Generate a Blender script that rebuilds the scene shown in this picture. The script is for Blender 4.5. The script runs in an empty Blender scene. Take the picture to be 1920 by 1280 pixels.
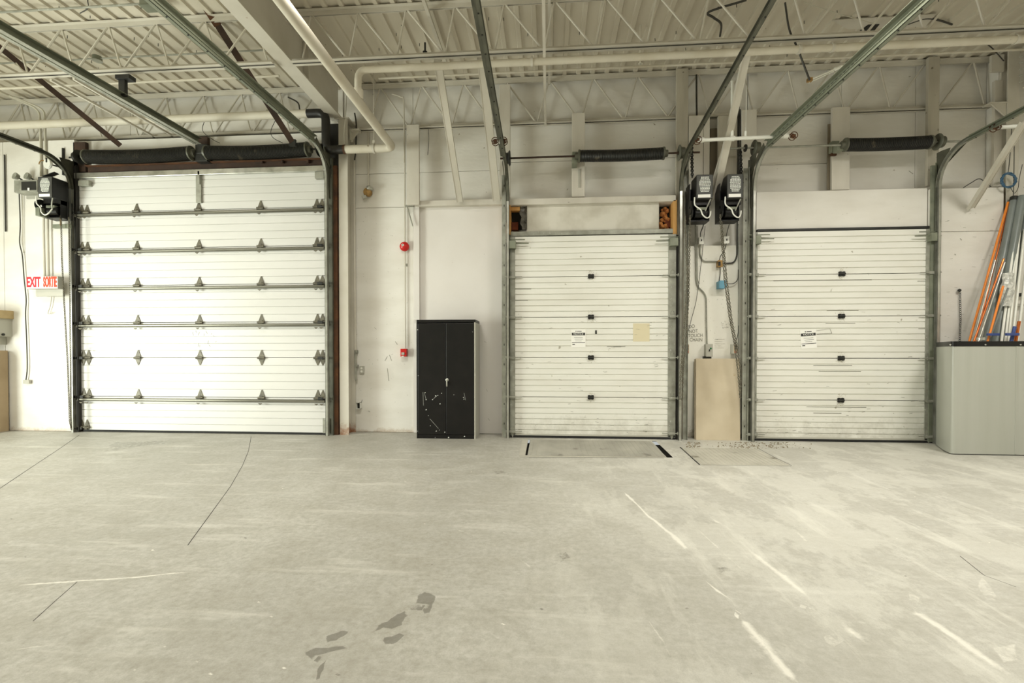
import bpy, bmesh, math, random
from mathutils import Vector, Matrix
from mathutils.geometry import delaunay_2d_cdt
random.seed(7)
S = bpy.context.scene
COL = S.collection
pi = math.pi

# ------------------------------------------------------------------ camera
FPX, YAW, PITCH, HORIZ = 900.0, math.radians(4.4), math.radians(0.75), 662.0
CAM = Vector((0, -7.5, 1.32))
CY = HORIZ + FPX * math.tan(PITCH)
fw = Vector((-math.sin(YAW) * math.cos(PITCH), math.cos(YAW) * math.cos(PITCH), -math.sin(PITCH)))
rt = Vector((math.cos(YAW), math.sin(YAW), 0))
up = rt.cross(fw)
cd = bpy.data.cameras.new('camera'); cam = bpy.data.objects.new('camera', cd); COL.objects.link(cam)
cd.sensor_width = 36; cd.sensor_fit = 'HORIZONTAL'
cd.lens = FPX / 1920 * 36
cd.shift_y = (CY - 640) / 1920
cd.clip_start = 0.05
m = Matrix((rt, up, -fw)).transposed().to_4x4(); m.translation = CAM
cam.matrix_world = m
S.camera = cam

# ------------------------------------------------------------------ world, lamps, exposure
S.view_settings.view_transform = 'Standard'; S.view_settings.look = 'None'
S.view_settings.gamma = 1; S.view_settings.use_curve_mapping = False
S.view_settings.exposure = -1.6
W = bpy.data.worlds.new('world'); S.world = W; W.use_nodes = True
bg = W.node_tree.nodes['Background']; bg.inputs[0].default_value = (0.95, 1, 0.97, 1); bg.inputs[1].default_value = 1.6

def area(name, loc, sx, sy, power, col=(1, .972, .895), rot=(0, 0, 0), spread=pi):
    l = bpy.data.lights.new(name, 'AREA'); l.shape = 'RECTANGLE'; l.size = sx; l.size_y = sy
    l.energy = power; l.color = col; l.spread = spread
    o = bpy.data.objects.new(name, l); COL.objects.link(o); o.location = loc; o.rotation_euler = rot
    return o
LAMPS = [(-6.6, -3.6, 215), (-2.2, -3.6, 215), (2.2, -3.6, 270), (5.6, -3.6, 300),
         (-6.0, -7.4, 330), (-2.2, -8.6, 140), (2.2, -8.6, 150), (5.0, -7.4, 330),
         (-2.2, -12.2, 60), (4.0, -12.2, 60)]
for i, (x, y, p) in enumerate(LAMPS):
    area('high_bay_light', (x, y, 4.98), 1.2, .4, p, rot=(math.radians(14 if y > -5 else 0), 0, 0), spread=math.radians(140))
# daylight from the open doorway in the left side wall
area('daylight_left', (-10.42, -4.6, 1.35), 2.4, 2.6, 1900, (.95, 1, .9), (0, -pi / 2, math.radians(8)))

# ------------------------------------------------------------------ pixel -> place on a known plane of the room
def ray(px, py): return rt * ((px - 960) / FPX) + up * ((CY - py) / FPX) + fw
def P(px, py, y):
    d = ray(px, py); return CAM + d * ((y - CAM.y) / d.y)
def F(px, py, z=0.0):
    d = ray(px, py); return CAM + d * ((z - CAM.z) / d.z)
def V(px, py, x):
    d = ray(px, py); return CAM + d * ((x - CAM.x) / d.x)
def R(px0, py0, px1, py1, y):
    cx, cy = (px0 + px1) / 2, (py0 + py1) / 2
    return P(px0, cy, y).x, P(px1, cy, y).x, P(cx, py1, y).z, P(cx, py0, y).z
def XP(px, py, y): return P(px, py, y).x
def ZP(px, py, y): return P(px, py, y).z

# ------------------------------------------------------------------ materials
def lin(c):
    c = c / 255
    return c / 12.92 if c <= .04045 else ((c + .055) / 1.055) ** 2.4
def rgb(c): return (lin(c[0]), lin(c[1]), lin(c[2]), 1)
def node(nt, t, **k):
    n = nt.nodes.new(t)
    for a, b in k.items(): setattr(n, a, b)
    return n
def M(name, c1, c2=None, scale=4, lo=.4, hi=.65, rough=.6, metal=0, bump=0, bscale=60, stretch=(1, 1, 1),
      spot=None, sscale=25, sthr=.68, emit=0, detail=6, spec=.5, grime=None):
    mt = bpy.data.materials.new(name); mt.use_nodes = True
    nt = mt.node_tree; b = nt.nodes['Principled BSDF']; L = nt.links.new
    b.inputs['Roughness'].default_value = rough; b.inputs['Metallic'].default_value = metal
    b.inputs['Base Color'].default_value = rgb(c1)
    b.inputs['Specular IOR Level'].default_value = spec
    geo = node(nt, 'ShaderNodeNewGeometry')
    mp = node(nt, 'ShaderNodeMapping'); mp.inputs['Scale'].default_value = stretch
    L(geo.outputs['Position'], mp.inputs['Vector'])
    out = None
    if c2 is not None:
        nz = node(nt, 'ShaderNodeTexNoise'); nz.inputs['Scale'].default_value = scale; nz.inputs['Detail'].default_value = detail
        L(mp.outputs[0], nz.inputs['Vector'])
        rp = node(nt, 'ShaderNodeValToRGB'); rp.color_ramp.elements[0].position = lo; rp.color_ramp.elements[1].position = hi
        rp.color_ramp.elements[0].color = rgb(c1); rp.color_ramp.elements[1].color = rgb(c2)
        L(nz.outputs['Fac'], rp.inputs[0]); out = rp.outputs[0]
    if spot is not None:
        n2 = node(nt, 'ShaderNodeTexNoise'); n2.inputs['Scale'].default_value = sscale; n2.inputs['Detail'].default_value = 8
        L(geo.outputs['Position'], n2.inputs['Vector'])
        r2 = node(nt, 'ShaderNodeMapRange'); r2.inputs['From Min'].default_value = sthr; r2.inputs['From Max'].default_value = sthr + .05
        L(n2.outputs['Fac'], r2.inputs['Value'])
        mx = node(nt, 'ShaderNodeMix', data_type='RGBA')
        L(r2.outputs[0], mx.inputs[0])
        if out: L(out, mx.inputs[6])
        else: mx.inputs[6].default_value = rgb(c1)
        mx.inputs[7].default_value = rgb(spot); out = mx.outputs[2]
    if grime is not None:      # splashed dirt with ragged edges low down
        gcol, gh, ga = grime
        sp = node(nt, 'ShaderNodeSeparateXYZ'); L(geo.outputs['Position'], sp.inputs[0])
        n4 = node(nt, 'ShaderNodeTexNoise'); n4.inputs['Scale'].default_value = 5; n4.inputs['Detail'].default_value = 9; n4.inputs['Roughness'].default_value = .75
        L(geo.outputs['Position'], n4.inputs['Vector'])
        zz = node(nt, 'ShaderNodeMapRange'); zz.inputs['From Min'].default_value = 0; zz.inputs['From Max'].default_value = gh; zz.inputs['To Min'].default_value = .72; zz.inputs['To Max'].default_value = .30
        L(sp.outputs[2], zz.inputs['Value'])
        ad = node(nt, 'ShaderNodeMath', operation='SUBTRACT'); L(zz.outputs[0], ad.inputs[0]); L(n4.outputs['Fac'], ad.inputs[1])
        gm = node(nt, 'ShaderNodeMapRange'); gm.inputs['From Min'].default_value = .0; gm.inputs['From Max'].default_value = .25; gm.inputs['To Max'].default_value = ga
        L(ad.outputs[0], gm.inputs['Value'])
        mg = node(nt, 'ShaderNodeMix', data_type='RGBA'); L(gm.outputs[0], mg.inputs[0])
        if out: L(out, mg.inputs[6])
        else: mg.inputs[6].default_value = rgb(c1)
        mg.inputs[7].default_value = rgb(gcol); out = mg.outputs[2]
    if out: L(out, b.inputs['Base Color'])
    if bump:
        n3 = node(nt, 'ShaderNodeTexNoise'); n3.inputs['Scale'].default_value = bscale; n3.inputs['Detail'].default_value = 5
        L(mp.outputs[0], n3.inputs['Vector'])
        bp = node(nt, 'ShaderNodeBump'); bp.inputs['Strength'].default_value = bump; bp.inputs['Distance'].default_value = .01
        L(n3.outputs['Fac'], bp.inputs['Height']); L(bp.outputs[0], b.inputs['Normal'])
    if emit:
        b.inputs['Emission Color'].default_value = rgb(c1); b.inputs['Emission Strength'].default_value = emit
    return mt
mt = dict(
    wall=M('wall_paint', (228, 225, 217), (217, 213, 203), 1.3, .4, .7, .7, bump=.25, bscale=9, stretch=(1, 1, 2.5), spot=(150, 140, 120), sscale=14, sthr=.73, grime=((160, 132, 98), .13, .6)),
    wall_lit=M('wall_paint_lit', (240, 238, 228), (232, 229, 216), 1.6, .4, .7, .7, bump=.25, bscale=9, spot=(150, 140, 120), sscale=18, sthr=.72, grime=((120, 100, 72), .3, .8)),  # strong light on the wall between small doors put into a whiter paint
    hinge=M('hinge_steel', (112, 107, 90), (78, 74, 62), 20, .35, .7, .5, .2),
    board=M('board_paint', (226, 222, 216), (219, 214, 207), 1.2, .4, .7, .65, bump=.1, bscale=12, spot=(150, 140, 120), sscale=11, sthr=.74),
    plaster=M('patched_board', (216, 212, 200), (182, 176, 160), 2.2, .42, .68, .75, bump=.2, bscale=8),
    stud=M('stud_paint', (214, 209, 197), (194, 188, 175), 3, .4, .75, .65, stretch=(1, 1, .25), bump=.15, bscale=20, spot=(110, 100, 85), sscale=16, sthr=.72),
    rawstud=M('weathered_post', (186, 180, 164), (160, 153, 138), 3, .35, .7, .7, stretch=(2, 2, .3), bump=.3, bscale=20, spot=(120, 112, 98), sscale=12, sthr=.66),
    steelw=M('painted_steel', (204, 199, 186), (191, 185, 170), 2, .4, .7, .5, spot=(140, 110, 80), sscale=9, sthr=.76, grime=((140, 84, 40), .3, .9)),
    deck=M('deck_paint', (206, 199, 182), (192, 184, 166), 1.2, .35, .7, .55, stretch=(1.5, .3, 1), spot=(120, 105, 80), sscale=7, sthr=.74),
    pipew=M('painted_pipe', (210, 204, 188), (198, 190, 170), 2.5, .4, .7, .62, spot=(120, 95, 60), sscale=14, sthr=.72),
    door1=M('door_white', (216, 215, 210), (208, 207, 201), 2, .4, .7, .42, bump=.12, bscale=140, stretch=(.15, 1, 1)),
    door2=M('door_cream', (230, 229, 220), (220, 218, 207), 2, .45, .75, .45, stretch=(.5, 1, 2), spot=(165, 160, 142), sscale=9, sthr=.70, grime=((150, 144, 126), .6, .4)),
    galv=M('galvanised_steel', (164, 164, 152), (134, 134, 122), 8, .35, .7, .45, .2, spot=(190, 190, 182), sscale=30, sthr=.66),
    galvg=M('galvanised_track', (134, 138, 120), (106, 110, 94), 5, .35, .7, .5, .15, stretch=(1, .3, 1)),
    strut=M('strut_steel', (130, 128, 116), (104, 102, 90), 4, .35, .7, .35, .6, stretch=(.2, 1, 1)),
    bright=M('bright_steel', (196, 196, 188), (160, 160, 150), 6, .4, .7, .3, .8),
    dark=M('dark_steel', (46, 46, 42), (30, 30, 27), 5, .4, .7, .5, .3),
    darkg=M('dark_green_steel', (98, 98, 84), (74, 74, 63), 5, .4, .7, .5, .2),
    spring=M('oiled_spring', (34, 34, 30), (22, 22, 19), 6, .4, .7, .42, .3, spot=(74, 68, 56), sscale=5, sthr=.66),
    black=M('black_enamel', (13, 12, 11), (22, 20, 18), 5, .4, .75, .38, spot=(56, 54, 48), sscale=20, sthr=.78, spec=.35),
    blackp=M('black_pipe', (34, 32, 28), (22, 20, 18), 9, .4, .7, .5, spot=(120, 90, 60), sscale=22, sthr=.72),
    grey=M('operator_grey', (66, 66, 62), (56, 56, 52), 5, .4, .7, .5),
    rubber=M('black_rubber', (28, 28, 26), rough=.8),
    rust=M('rusty_steel', (96, 60, 32), (64, 42, 25), 6, .35, .7, .8, spot=(140, 90, 48), sscale=18, sthr=.68, bump=.2),
    rustdk=M('brown_primer_steel', (66, 46, 32), (46, 33, 24), 5, .35, .7, .7, .1, bump=.15),
    jamb=M('blackened_steel', (40, 36, 30), (26, 24, 20), 5, .35, .7, .7, spot=(66, 44, 28), sscale=9, sthr=.68),
    red=M('alarm_red', (196, 22, 18), rough=.35),
    white=M('white_plastic', (228, 227, 218), rough=.45),
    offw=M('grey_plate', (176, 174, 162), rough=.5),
    lamp=M('fixture_white', (226, 226, 218), rough=.4),
    tube=M('lamp_tube', (255, 250, 235), rough=.4, emit=9),
    signw=M('sign_face', (246, 240, 232), rough=.4, emit=.06),
    signr=M('sign_red', (226, 22, 44), rough=.4, emit=.12),
    signo=M('sign_orange', (244, 66, 30), rough=.4, emit=.12),
    ink=M('printed_ink', (44, 43, 40), rough=.7),
    inkf=M('faded_marker', (128, 126, 112), rough=.8),
    paper=M('paper', (240, 239, 232), rough=.8),
    labw=M('label_print', (224, 226, 218), rough=.6),
    brass=M('aged_brass', (176, 140, 84), (130, 104, 66), 20, .4, .7, .4, .6),
    copper=M('copper', (206, 118, 64), (186, 96, 48), 8, .4, .7, .28, .85),
    orange=M('orange_pipe', (222, 128, 40), rough=.4),
    pvc=M('grey_pvc', (118, 124, 120), (106, 112, 108), 4, .4, .7, .35),
    pvcw=M('white_pvc', (226, 226, 216), rough=.4),
    bluep=M('blue_plastic', (54, 72, 128), rough=.45),
    blueb=M('blue_box', (98, 150, 172), rough=.5),
    coil=M('blue_cable', (58, 92, 118), rough=.5),
    cable=M('dark_cable', (60, 58, 52), rough=.6),
    cablew=M('pale_cable', (196, 192, 176), rough=.6),
    grn=M('green_button', (30, 110, 60), rough=.4),
    redb=M('red_button', (190, 60, 40), rough=.4),
    card=M('cardboard', (174, 154, 124), (162, 142, 112), 3, .4, .7, .85),
    tan=M('tan_laminate', (188, 166, 124), (176, 154, 112), 6, .4, .7, .6),
    fibre=M('beige_board', (200, 187, 162), (188, 174, 148), 3, .35, .7, .85, spot=(176, 156, 120), sscale=4, sthr=.66),
    wood=M('raw_wood', (206, 158, 92), (184, 132, 70), 5, .35, .7, .7, stretch=(1, 1, .2)),
    insul=M('foam_insulation', (206, 146, 84), (160, 100, 52), 18, .35, .65, .9, bump=.8, bscale=30),
    brick=M('dark_brick', (130, 66, 36), (90, 46, 28), 9, .35, .7, .9),
    poly=M('vapour_sheet', (118, 114, 104), (74, 70, 62), 9, .35, .65, .35, bump=.6, bscale=20),
    bin=M('bin_grey', (172, 173, 163), (166, 167, 156), 3, .35, .7, .3, stretch=(3, 3, .15)),
    plate=M('worn_plate', (170, 167, 155), (146, 143, 132), 3, .35, .7, .6, .05, stretch=(1, .5, 1), spot=(118, 114, 104), sscale=3, sthr=.64),
    platec=M('worn_plate_pale', (188, 184, 171), (170, 166, 153), 3, .35, .7, .65, .0, spot=(120, 114, 100), sscale=3, sthr=.66),
    recess=M('shade_brown', (128, 118, 98), (104, 95, 78), 3, .35, .7, .7),  # brown tone stands in for shade in the gap between the posts
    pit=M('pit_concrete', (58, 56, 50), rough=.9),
    dirt=M('floor_dirt', (150, 138, 114), (120, 108, 86), 14, .35, .7, .95, bump=.6),
    wrap=M('clear_wrap', (214, 214, 206), (176, 176, 168), 25, .4, .6, .15, bump=.8, bscale=40),
    smear=M('grease_smear', (178, 170, 148), rough=.7),
    tape=M('masking_stain', (214, 204, 172), rough=.7),
)

# floor: concrete with per-vertex wear (pale scratches, dark oil marks) and grain
def floor_mat():
    m_ = bpy.data.materials.new('concrete_floor'); m_.use_nodes = True
    nt = m_.node_tree; b = nt.nodes['Principled BSDF']; L = nt.links.new
    geo = node(nt, 'ShaderNodeNewGeometry')
    def noise(scale, stretch, rot=0, detail=8, rough=.6):
        mp = node(nt, 'ShaderNodeMapping'); mp.inputs['Scale'].default_value = stretch; mp.inputs['Rotation'].default_value = (0, 0, rot)
        L(geo.outputs['Position'], mp.inputs['Vector'])
        n = node(nt, 'ShaderNodeTexNoise'); n.inputs['Scale'].default_value = scale; n.inputs['Detail'].default_value = detail; n.inputs['Roughness'].default_value = rough
        L(mp.outputs[0], n.inputs['Vector']); return n.outputs['Fac']
    def mr(v, a, c, d=0, e=1):
        n = node(nt, 'ShaderNodeMapRange'); n.inputs['From Min'].default_value = a; n.inputs['From Max'].default_value = c
        n.inputs['To Min'].default_value = d; n.inputs['To Max'].default_value = e
        L(v, n.inputs['Value']); return n.outputs[0]
    def mix(f, a, c):
        n = node(nt, 'ShaderNodeMix', data_type='RGBA')
        L(f, n.inputs[0])
        for i, s in ((6, a), (7, c)):
            if isinstance(s, tuple): n.inputs[i].default_value = rgb(s)
            else: L(s, n.inputs[i])
        return n.outputs[2]
    def math_(op, a, c):
        n = node(nt, 'ShaderNodeMath', operation=op)
        for i, s in enumerate((a, c)):
            if isinstance(s, (int, float)): n.inputs[i].default_value = s
            else: L(s, n.inputs[i])
        return n.outputs[0]
    sep = node(nt, 'ShaderNodeSeparateXYZ'); L(geo.outputs['Position'], sep.inputs[0])
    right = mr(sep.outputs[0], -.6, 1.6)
    c = mix(mr(noise(.55, (1, 1, 1), 0, 6), .38, .66), (176, 174, 165), (192, 190, 181))
    c = mix(mr(noise(3.2, (1, 1, 1), 0, 12, .72), .42, .68, 0, .7), c, (156, 152, 139))
    c = mix(mr(noise(22, (1, 1, 1), 0, 10, .8), .40, .66, 0, .75), c, (140, 136, 123))
    # trowel swirls across the slab, running side to side
    c = mix(mr(noise(1.5, (.5, 3.2, 1), .12, 9, .65), .55, .74, 0, .75), c, (212, 210, 200))
    c = mix(mr(noise(1.2, (.4, 4.0, 1), .2, 9, .65), .58, .78, 0, .55), c, (140, 135, 121))
    # scrape tracks of trucks running to the dock doors on the right
    st = mr(noise(1.7, (2.6, .42, 1), -.14, 10, .7), .55, .66)
    st = math_('MULTIPLY', math_('MULTIPLY', st, right), .62)
    c = mix(st, c, (222, 220, 209))
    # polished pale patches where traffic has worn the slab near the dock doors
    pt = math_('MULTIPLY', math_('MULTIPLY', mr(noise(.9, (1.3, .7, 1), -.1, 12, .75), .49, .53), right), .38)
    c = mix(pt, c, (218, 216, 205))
    c = mix(math_('MULTIPLY', right, .28), c, (210, 208, 198))  # brighter light on the right side put into the slab colour
    c = mix(mr(noise(150, (1, 1, 1), 0, 3, .7), .5, .8, 0, .35), c, (132, 128, 116))
    at = node(nt, 'ShaderNodeAttribute', attribute_name='pale'); dk = node(nt, 'ShaderNodeAttribute', attribute_name='stain')
    edge = noise(7, (1, 1, 1), 0, 10, .8)
    pw = mr(math_('ADD', at.outputs['Fac'], math_('MULTIPLY', math_('SUBTRACT', edge, .5), 2.4)), .35, .95, 0, .8)
    pw = math_('MULTIPLY', pw, mr(at.outputs['Fac'], .0, .12))
    c = mix(pw, c, (232, 229, 218))
    dw = mr(math_('ADD', dk.outputs['Fac'], math_('MULTIPLY', math_('SUBTRACT', noise(20, (1, 1, 1), 0, 10, .8), .5), 2.2)), .22, .55, 0, .62)
    dw = math_('MULTIPLY', dw, mr(dk.outputs['Fac'], .0, .1))
    c = mix(dw, c, (92, 88, 77))
    L(c, b.inputs['Base Color'])
    rgh = mr(noise(2.5, (1, 1, 1), 0, 6), .3, .7, .42, .62); L(rgh, b.inputs['Roughness'])
    bp = node(nt, 'ShaderNodeBump'); bp.inputs['Strength'].default_value = .18; bp.inputs['Distance'].default_value = .01
    L(noise(40, (1, 1, 1), 0, 6, .6), bp.inputs['Height']); L(bp.outputs[0], b.inputs['Normal'])
    return m_
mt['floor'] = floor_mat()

# ------------------------------------------------------------------ mesh building
class MB:
    def __init__(s): s.v = []; s.f = []; s.sm = []
    def add(s, vs, fs, smooth=False):
        o = len(s.v); s.v += [tuple(q) for q in vs]
        s.f += [tuple(i + o for i in q) for q in fs]; s.sm += [smooth] * len(fs); return s
    def box(s, x0, x1, y0, y1, z0, z1):
        if x0 > x1: x0, x1 = x1, x0
        if y0 > y1: y0, y1 = y1, y0
        if z0 > z1: z0, z1 = z1, z0
        return s.add([(x0, y0, z0), (x1, y0, z0), (x1, y1, z0), (x0, y1, z0), (x0, y0, z1), (x1, y0, z1), (x1, y1, z1), (x0, y1, z1)],
                     [(0, 3, 2, 1), (4, 5, 6, 7), (0, 1, 5, 4), (1, 2, 6, 5), (2, 3, 7, 6), (3, 0, 4, 7)])
    def cbox(s, c, sx, sy, sz): return s.box(c[0] - sx / 2, c[0] + sx / 2, c[1] - sy / 2, c[1] + sy / 2, c[2] - sz / 2, c[2] + sz / 2)
    def rbox(s, px, yf, yb):
        x0, x1, z0, z1 = R(*px, yf); return s.box(x0, x1, yf, yb, z0, z1)
    def bar(s, a, b, w, h, upv=(0, 0, 1)):
        a = Vector(a); b = Vector(b); d = (b - a).normalized(); u = Vector(upv)
        if abs(d.dot(u)) > .98: u = Vector((0, 1, 0))
        r = d.cross(u).normalized(); u = r.cross(d)
        r = r * w / 2; u = u * h / 2
        vs = [a - r - u, a + r - u, a + r + u, a - r + u, b - r - u, b + r - u, b + r + u, b - r + u]
        return s.add(vs, [(0, 1, 2, 3), (4, 7, 6, 5), (0, 4, 5, 1), (1, 5, 6, 2), (2, 6, 7, 3), (3, 7, 4, 0)])
    def tube(s, pts, r, n=10, cap=True, closed=False):
        pts = [Vector(p) for p in pts]; N = len(pts); vs = []; prev = None
        for i, p in enumerate(pts):
            if closed: d = (pts[(i + 1) % N] - pts[i - 1])
            else: d = (pts[min(i + 1, N - 1)] - pts[max(i - 1, 0)])
            d.normalize()
            if prev is None:
                u = Vector((0, 0, 1)) if abs(d.z) < .9 else Vector((1, 0, 0))
            else: u = prev
            u = (u - d * u.dot(d)).normalized(); prev = u; w = d.cross(u)
            rr = r[i] if isinstance(r, (list, tuple)) else r
            vs += [p + (u * math.cos(2 * pi * k / n) + w * math.sin(2 * pi * k / n)) * rr for k in range(n)]
        fs = [(i * n + k, i * n + (k + 1) % n, ((i + 1) % N) * n + (k + 1) % n, ((i + 1) % N) * n + k) for i in range(N if closed else N - 1) for k in range(n)]
        s.add(vs, fs, True)
        if cap and not closed:
            o = len(s.v) - len(vs)
            s.f += [tuple(o + k for k in reversed(range(n))), tuple(o + (N - 1) * n + k for k in range(n))]; s.sm += [False, False]
        return s
    def cyl(s, a, b, r, n=16): return s.tube([a, b], r, n)
    def prism(s, poly, off):
        off = Vector(off); n = len(poly); poly = [Vector(p) for p in poly]
        vs = poly + [p + off for p in poly]
        return s.add(vs, [tuple(reversed(range(n))), tuple(range(n, 2 * n))] + [(i, (i + 1) % n, n + (i + 1) % n, n + i) for i in range(n)])
    def lathe(s, prof, org, axis, n=20):
        org = Vector(org); a = Vector(axis).normalized(); u = a.orthogonal().normalized(); w = a.cross(u)
        vs = []
        for t, r in prof: vs += [org + a * t + (u * math.cos(2 * pi * k / n) + w * math.sin(2 * pi * k / n)) * r for k in range(n)]
        N = len(prof)
        return s.add(vs, [(i * n + k, i * n + (k + 1) % n, (i + 1) * n + (k + 1) % n, (i + 1) * n + k) for i in range(N - 1) for k in range(n)], True)
    def mesh(s, name, mat, off=(0, 0, 0)):
        me = bpy.data.meshes.new(name); o = Vector(off)
        me.from_pydata([Vector(q) - o for q in s.v], [], s.f)
        me.polygons.foreach_set('use_smooth', s.sm)
        bm = bmesh.new(); bm.from_mesh(me); bmesh.ops.recalc_face_normals(bm, faces=bm.faces); bm.to_mesh(me); bm.free()
        me.materials.append(mt[mat] if isinstance(mat, str) else mat)
        if hasattr(me, 'set_sharp_from_angle') and any(s.sm): me.set_sharp_from_angle(angle=math.radians(40))
        return me

def rootloc(o):
    while o.parent: o = o.parent
    return o.location
def tag(o, label=None, cat=None, group=None, kind=None):
    if label: o['label'] = label
    if cat: o['category'] = cat
    if group: o['group'] = group
    if kind: o['kind'] = kind
    return o
def empty(name, loc, label, cat, group=None, kind=None):
    o = bpy.data.objects.new(name, None); COL.objects.link(o); o.location = loc; o.empty_display_size = .1
    return tag(o, label, cat, group, kind)
def part(root, name, mb, mat, bev=0, label=None, kind=None):
    o = bpy.data.objects.new(name, mb.mesh(name, mat, rootloc(root))); COL.objects.link(o); o.parent = root
    if bev: bevel(o, bev)
    if label: o['label'] = label
    if kind: o['kind'] = kind
    return o
def bevel(o, w):
    b = o.modifiers.new('bevel', 'BEVEL'); b.width = w; b.segments = 2; b.limit_method = 'ANGLE'; b.angle_limit = math.radians(50)
def inst(root, name, me, loc):
    o = bpy.data.objects.new(name, me); COL.objects.link(o); o.parent = root; o.location = Vector(loc) - rootloc(root); return o
def single(name, mb, mat, label, cat, group=None, kind=None, bev=0):
    if not mb.v: return
    xs = [q[0] for q in mb.v]; ys = [q[1] for q in mb.v]; zs = [q[2] for q in mb.v]
    c = Vector(((min(xs) + max(xs)) / 2, (min(ys) + max(ys)) / 2, min(zs)))
    o = bpy.data.objects.new(name, mb.mesh(name, mat, c)); COL.objects.link(o); o.location = c
    if bev: bevel(o, bev)
    return tag(o, label, cat, group, kind)
def text(root, name, body, size, loc, mat, roll=0, sx=1.0, ext=.0008, align='CENTER', off=0.0):
    cu = bpy.data.curves.new(name, 'FONT'); cu.body = body; cu.size = size; cu.extrude = ext; cu.align_x = align; cu.align_y = 'CENTER'; cu.offset = off
    t = bpy.data.objects.new(name, cu); COL.objects.link(t)
    bpy.context.view_layer.update()
    me = bpy.data.meshes.new_from_object(t.evaluated_get(bpy.context.evaluated_depsgraph_get()))
    bpy.data.objects.remove(t); me.name = name
    mtx = Matrix.Translation(Vector(loc) - rootloc(root)) @ Matrix.Rotation(roll, 4, 'Y') @ Matrix.Rotation(pi / 2, 4, 'X') @ Matrix.Diagonal((sx, 1, 1, 1))
    me.transform(mtx); me.materials.clear(); me.materials.append(mt[mat])
    o = bpy.data.objects.new(name, me); COL.objects.link(o); o.parent = root; return o
def pxs(pts, y): return [P(a, b, y) for a, b in pts]
def smooth(pts, k=6):
    pts = [Vector(p) for p in pts]; out = []
    q = [pts[0] * 2 - pts[1]] + pts + [pts[-1] * 2 - pts[-2]]
    for i in range(1, len(q) - 2):
        a, b, c, d = q[i - 1:i + 3]
        for j in range(k):
            t = j / k
            out.append(.5 * ((2 * b) + (c - a) * t + (2 * a - 5 * b + 4 * c - d) * t * t + (3 * b - a - 3 * c + d) * t ** 3))
    return out + [pts[-1]]
def bend(pts, r=.1, k=5):
    pts = [Vector(p) for p in pts]; out = [pts[0]]
    for i in range(1, len(pts) - 1):
        a, b, c = pts[i - 1:i + 2]; d1 = (a - b); d2 = (c - b); rr = min(r, d1.length * .45, d2.length * .45)
        p = b + d1.normalized() * rr; q = b + d2.normalized() * rr
        for j in range(k + 1):
            t = j / k; out.append(p * (1 - t) ** 2 + b * 2 * t * (1 - t) + q * t * t)
    return out + [pts[-1]]
# ================================================================== the room
YW, ZR, ZB = .35, 5.70, 4.99          # main wall face, underside of deck, underside of joists
XL, XRR, YF = -10.5, 8.2, -14.0
RIB = .027
def struct(name, mb, mat, label, parent=None):
    o = bpy.data.objects.new(name, mb.mesh(name, mat)); COL.objects.link(o)
    tag(o, label, 'structure', None, 'structure'); return o

# ---- floor
PLATE1 = [(993, 824), (1226, 827), (1258, 857), (988, 853)]
PLATE2 = [(1275, 838), (1420, 840), (1484, 873), (1312, 871)]
def f2(p): q = F(*p); return Vector((q.x, q.y))
verts, edges, pale, stain = [], [], {}, {}
holes, marks = [], []
def loop(pts, val=None, tgt=None):
    o = len(verts); verts.extend(pts); n = len(pts)
    edges.extend([(o + i, o + (i + 1) % n) for i in range(n)])
    if tgt is not None:
        for i in range(n): tgt[o + i] = val
    return o
loop([Vector(q) for q in ((XL - .2, YF - .2), (XRR + .2, YF - .2), (XRR + .2, YW + .3), (XL - .2, YW + .3))])
def hole(pts, px=True):
    pts = [f2(p) for p in pts] if px else [Vector(p) for p in pts]
    loop(pts); holes.append(pts)
def stripe(px, w0, w1, val, tgt):
    pts = [f2(p) for p in px]
    # resample for a slightly wandering line
    rs = []
    for a, b in zip(pts[:-1], pts[1:]):
        k = max(1, int((b - a).length / .12))
        for i in range(k): rs.append(a.lerp(b, i / k))
    rs.append(pts[-1]); n = len(rs); L_, R_, C_ = [], [], []
    for i, p in enumerate(rs):
        d = (rs[min(i + 1, n - 1)] - rs[max(i - 1, 0)]).normalized(); nn = Vector((-d.y, d.x))
        w = (w0 + (w1 - w0) * i / max(1, n - 1)) * (.6 + .8 * random.random())
        if i in (0, n - 1): w *= .25
        c = p + nn * (random.random() - .5) * .012
        L_.append(c + nn * w); R_.append(c - nn * w); C_.append(c)
    loop(L_ + R_[::-1], 0., tgt)
    o = len(verts); verts.extend(C_[1:-1])
    for i in range(len(C_) - 2): tgt[o + i] = val * (.7 + .5 * random.random())
    edges.extend([(o + i, o + i + 1) for i in range(len(C_) - 3)])
def blot(px, val, tgt, shrink=.72):
    pts = [f2(p) for p in px]; rs = []
    for a, b in zip(pts, pts[1:] + pts[:1]): rs += [a, a.lerp(b, .5) + Vector((random.random() - .5, random.random() - .5)) * .012]
    c = sum(rs, Vector((0, 0))) / len(rs)
    loop(rs, 0., tgt); loop([c + (p - c) * shrink for p in rs], val, tgt)
SLOT = [[(990.5, 824), (994.5, 824), (989, 853), (985, 853)], [(1222, 826.5), (1230, 827), (1262, 857.5), (1250, 857.5)],
        [(1274, 838), (1276.5, 838), (1313.5, 871.5), (1311, 871.5)]]
for h in SLOT: hole(h)
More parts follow.
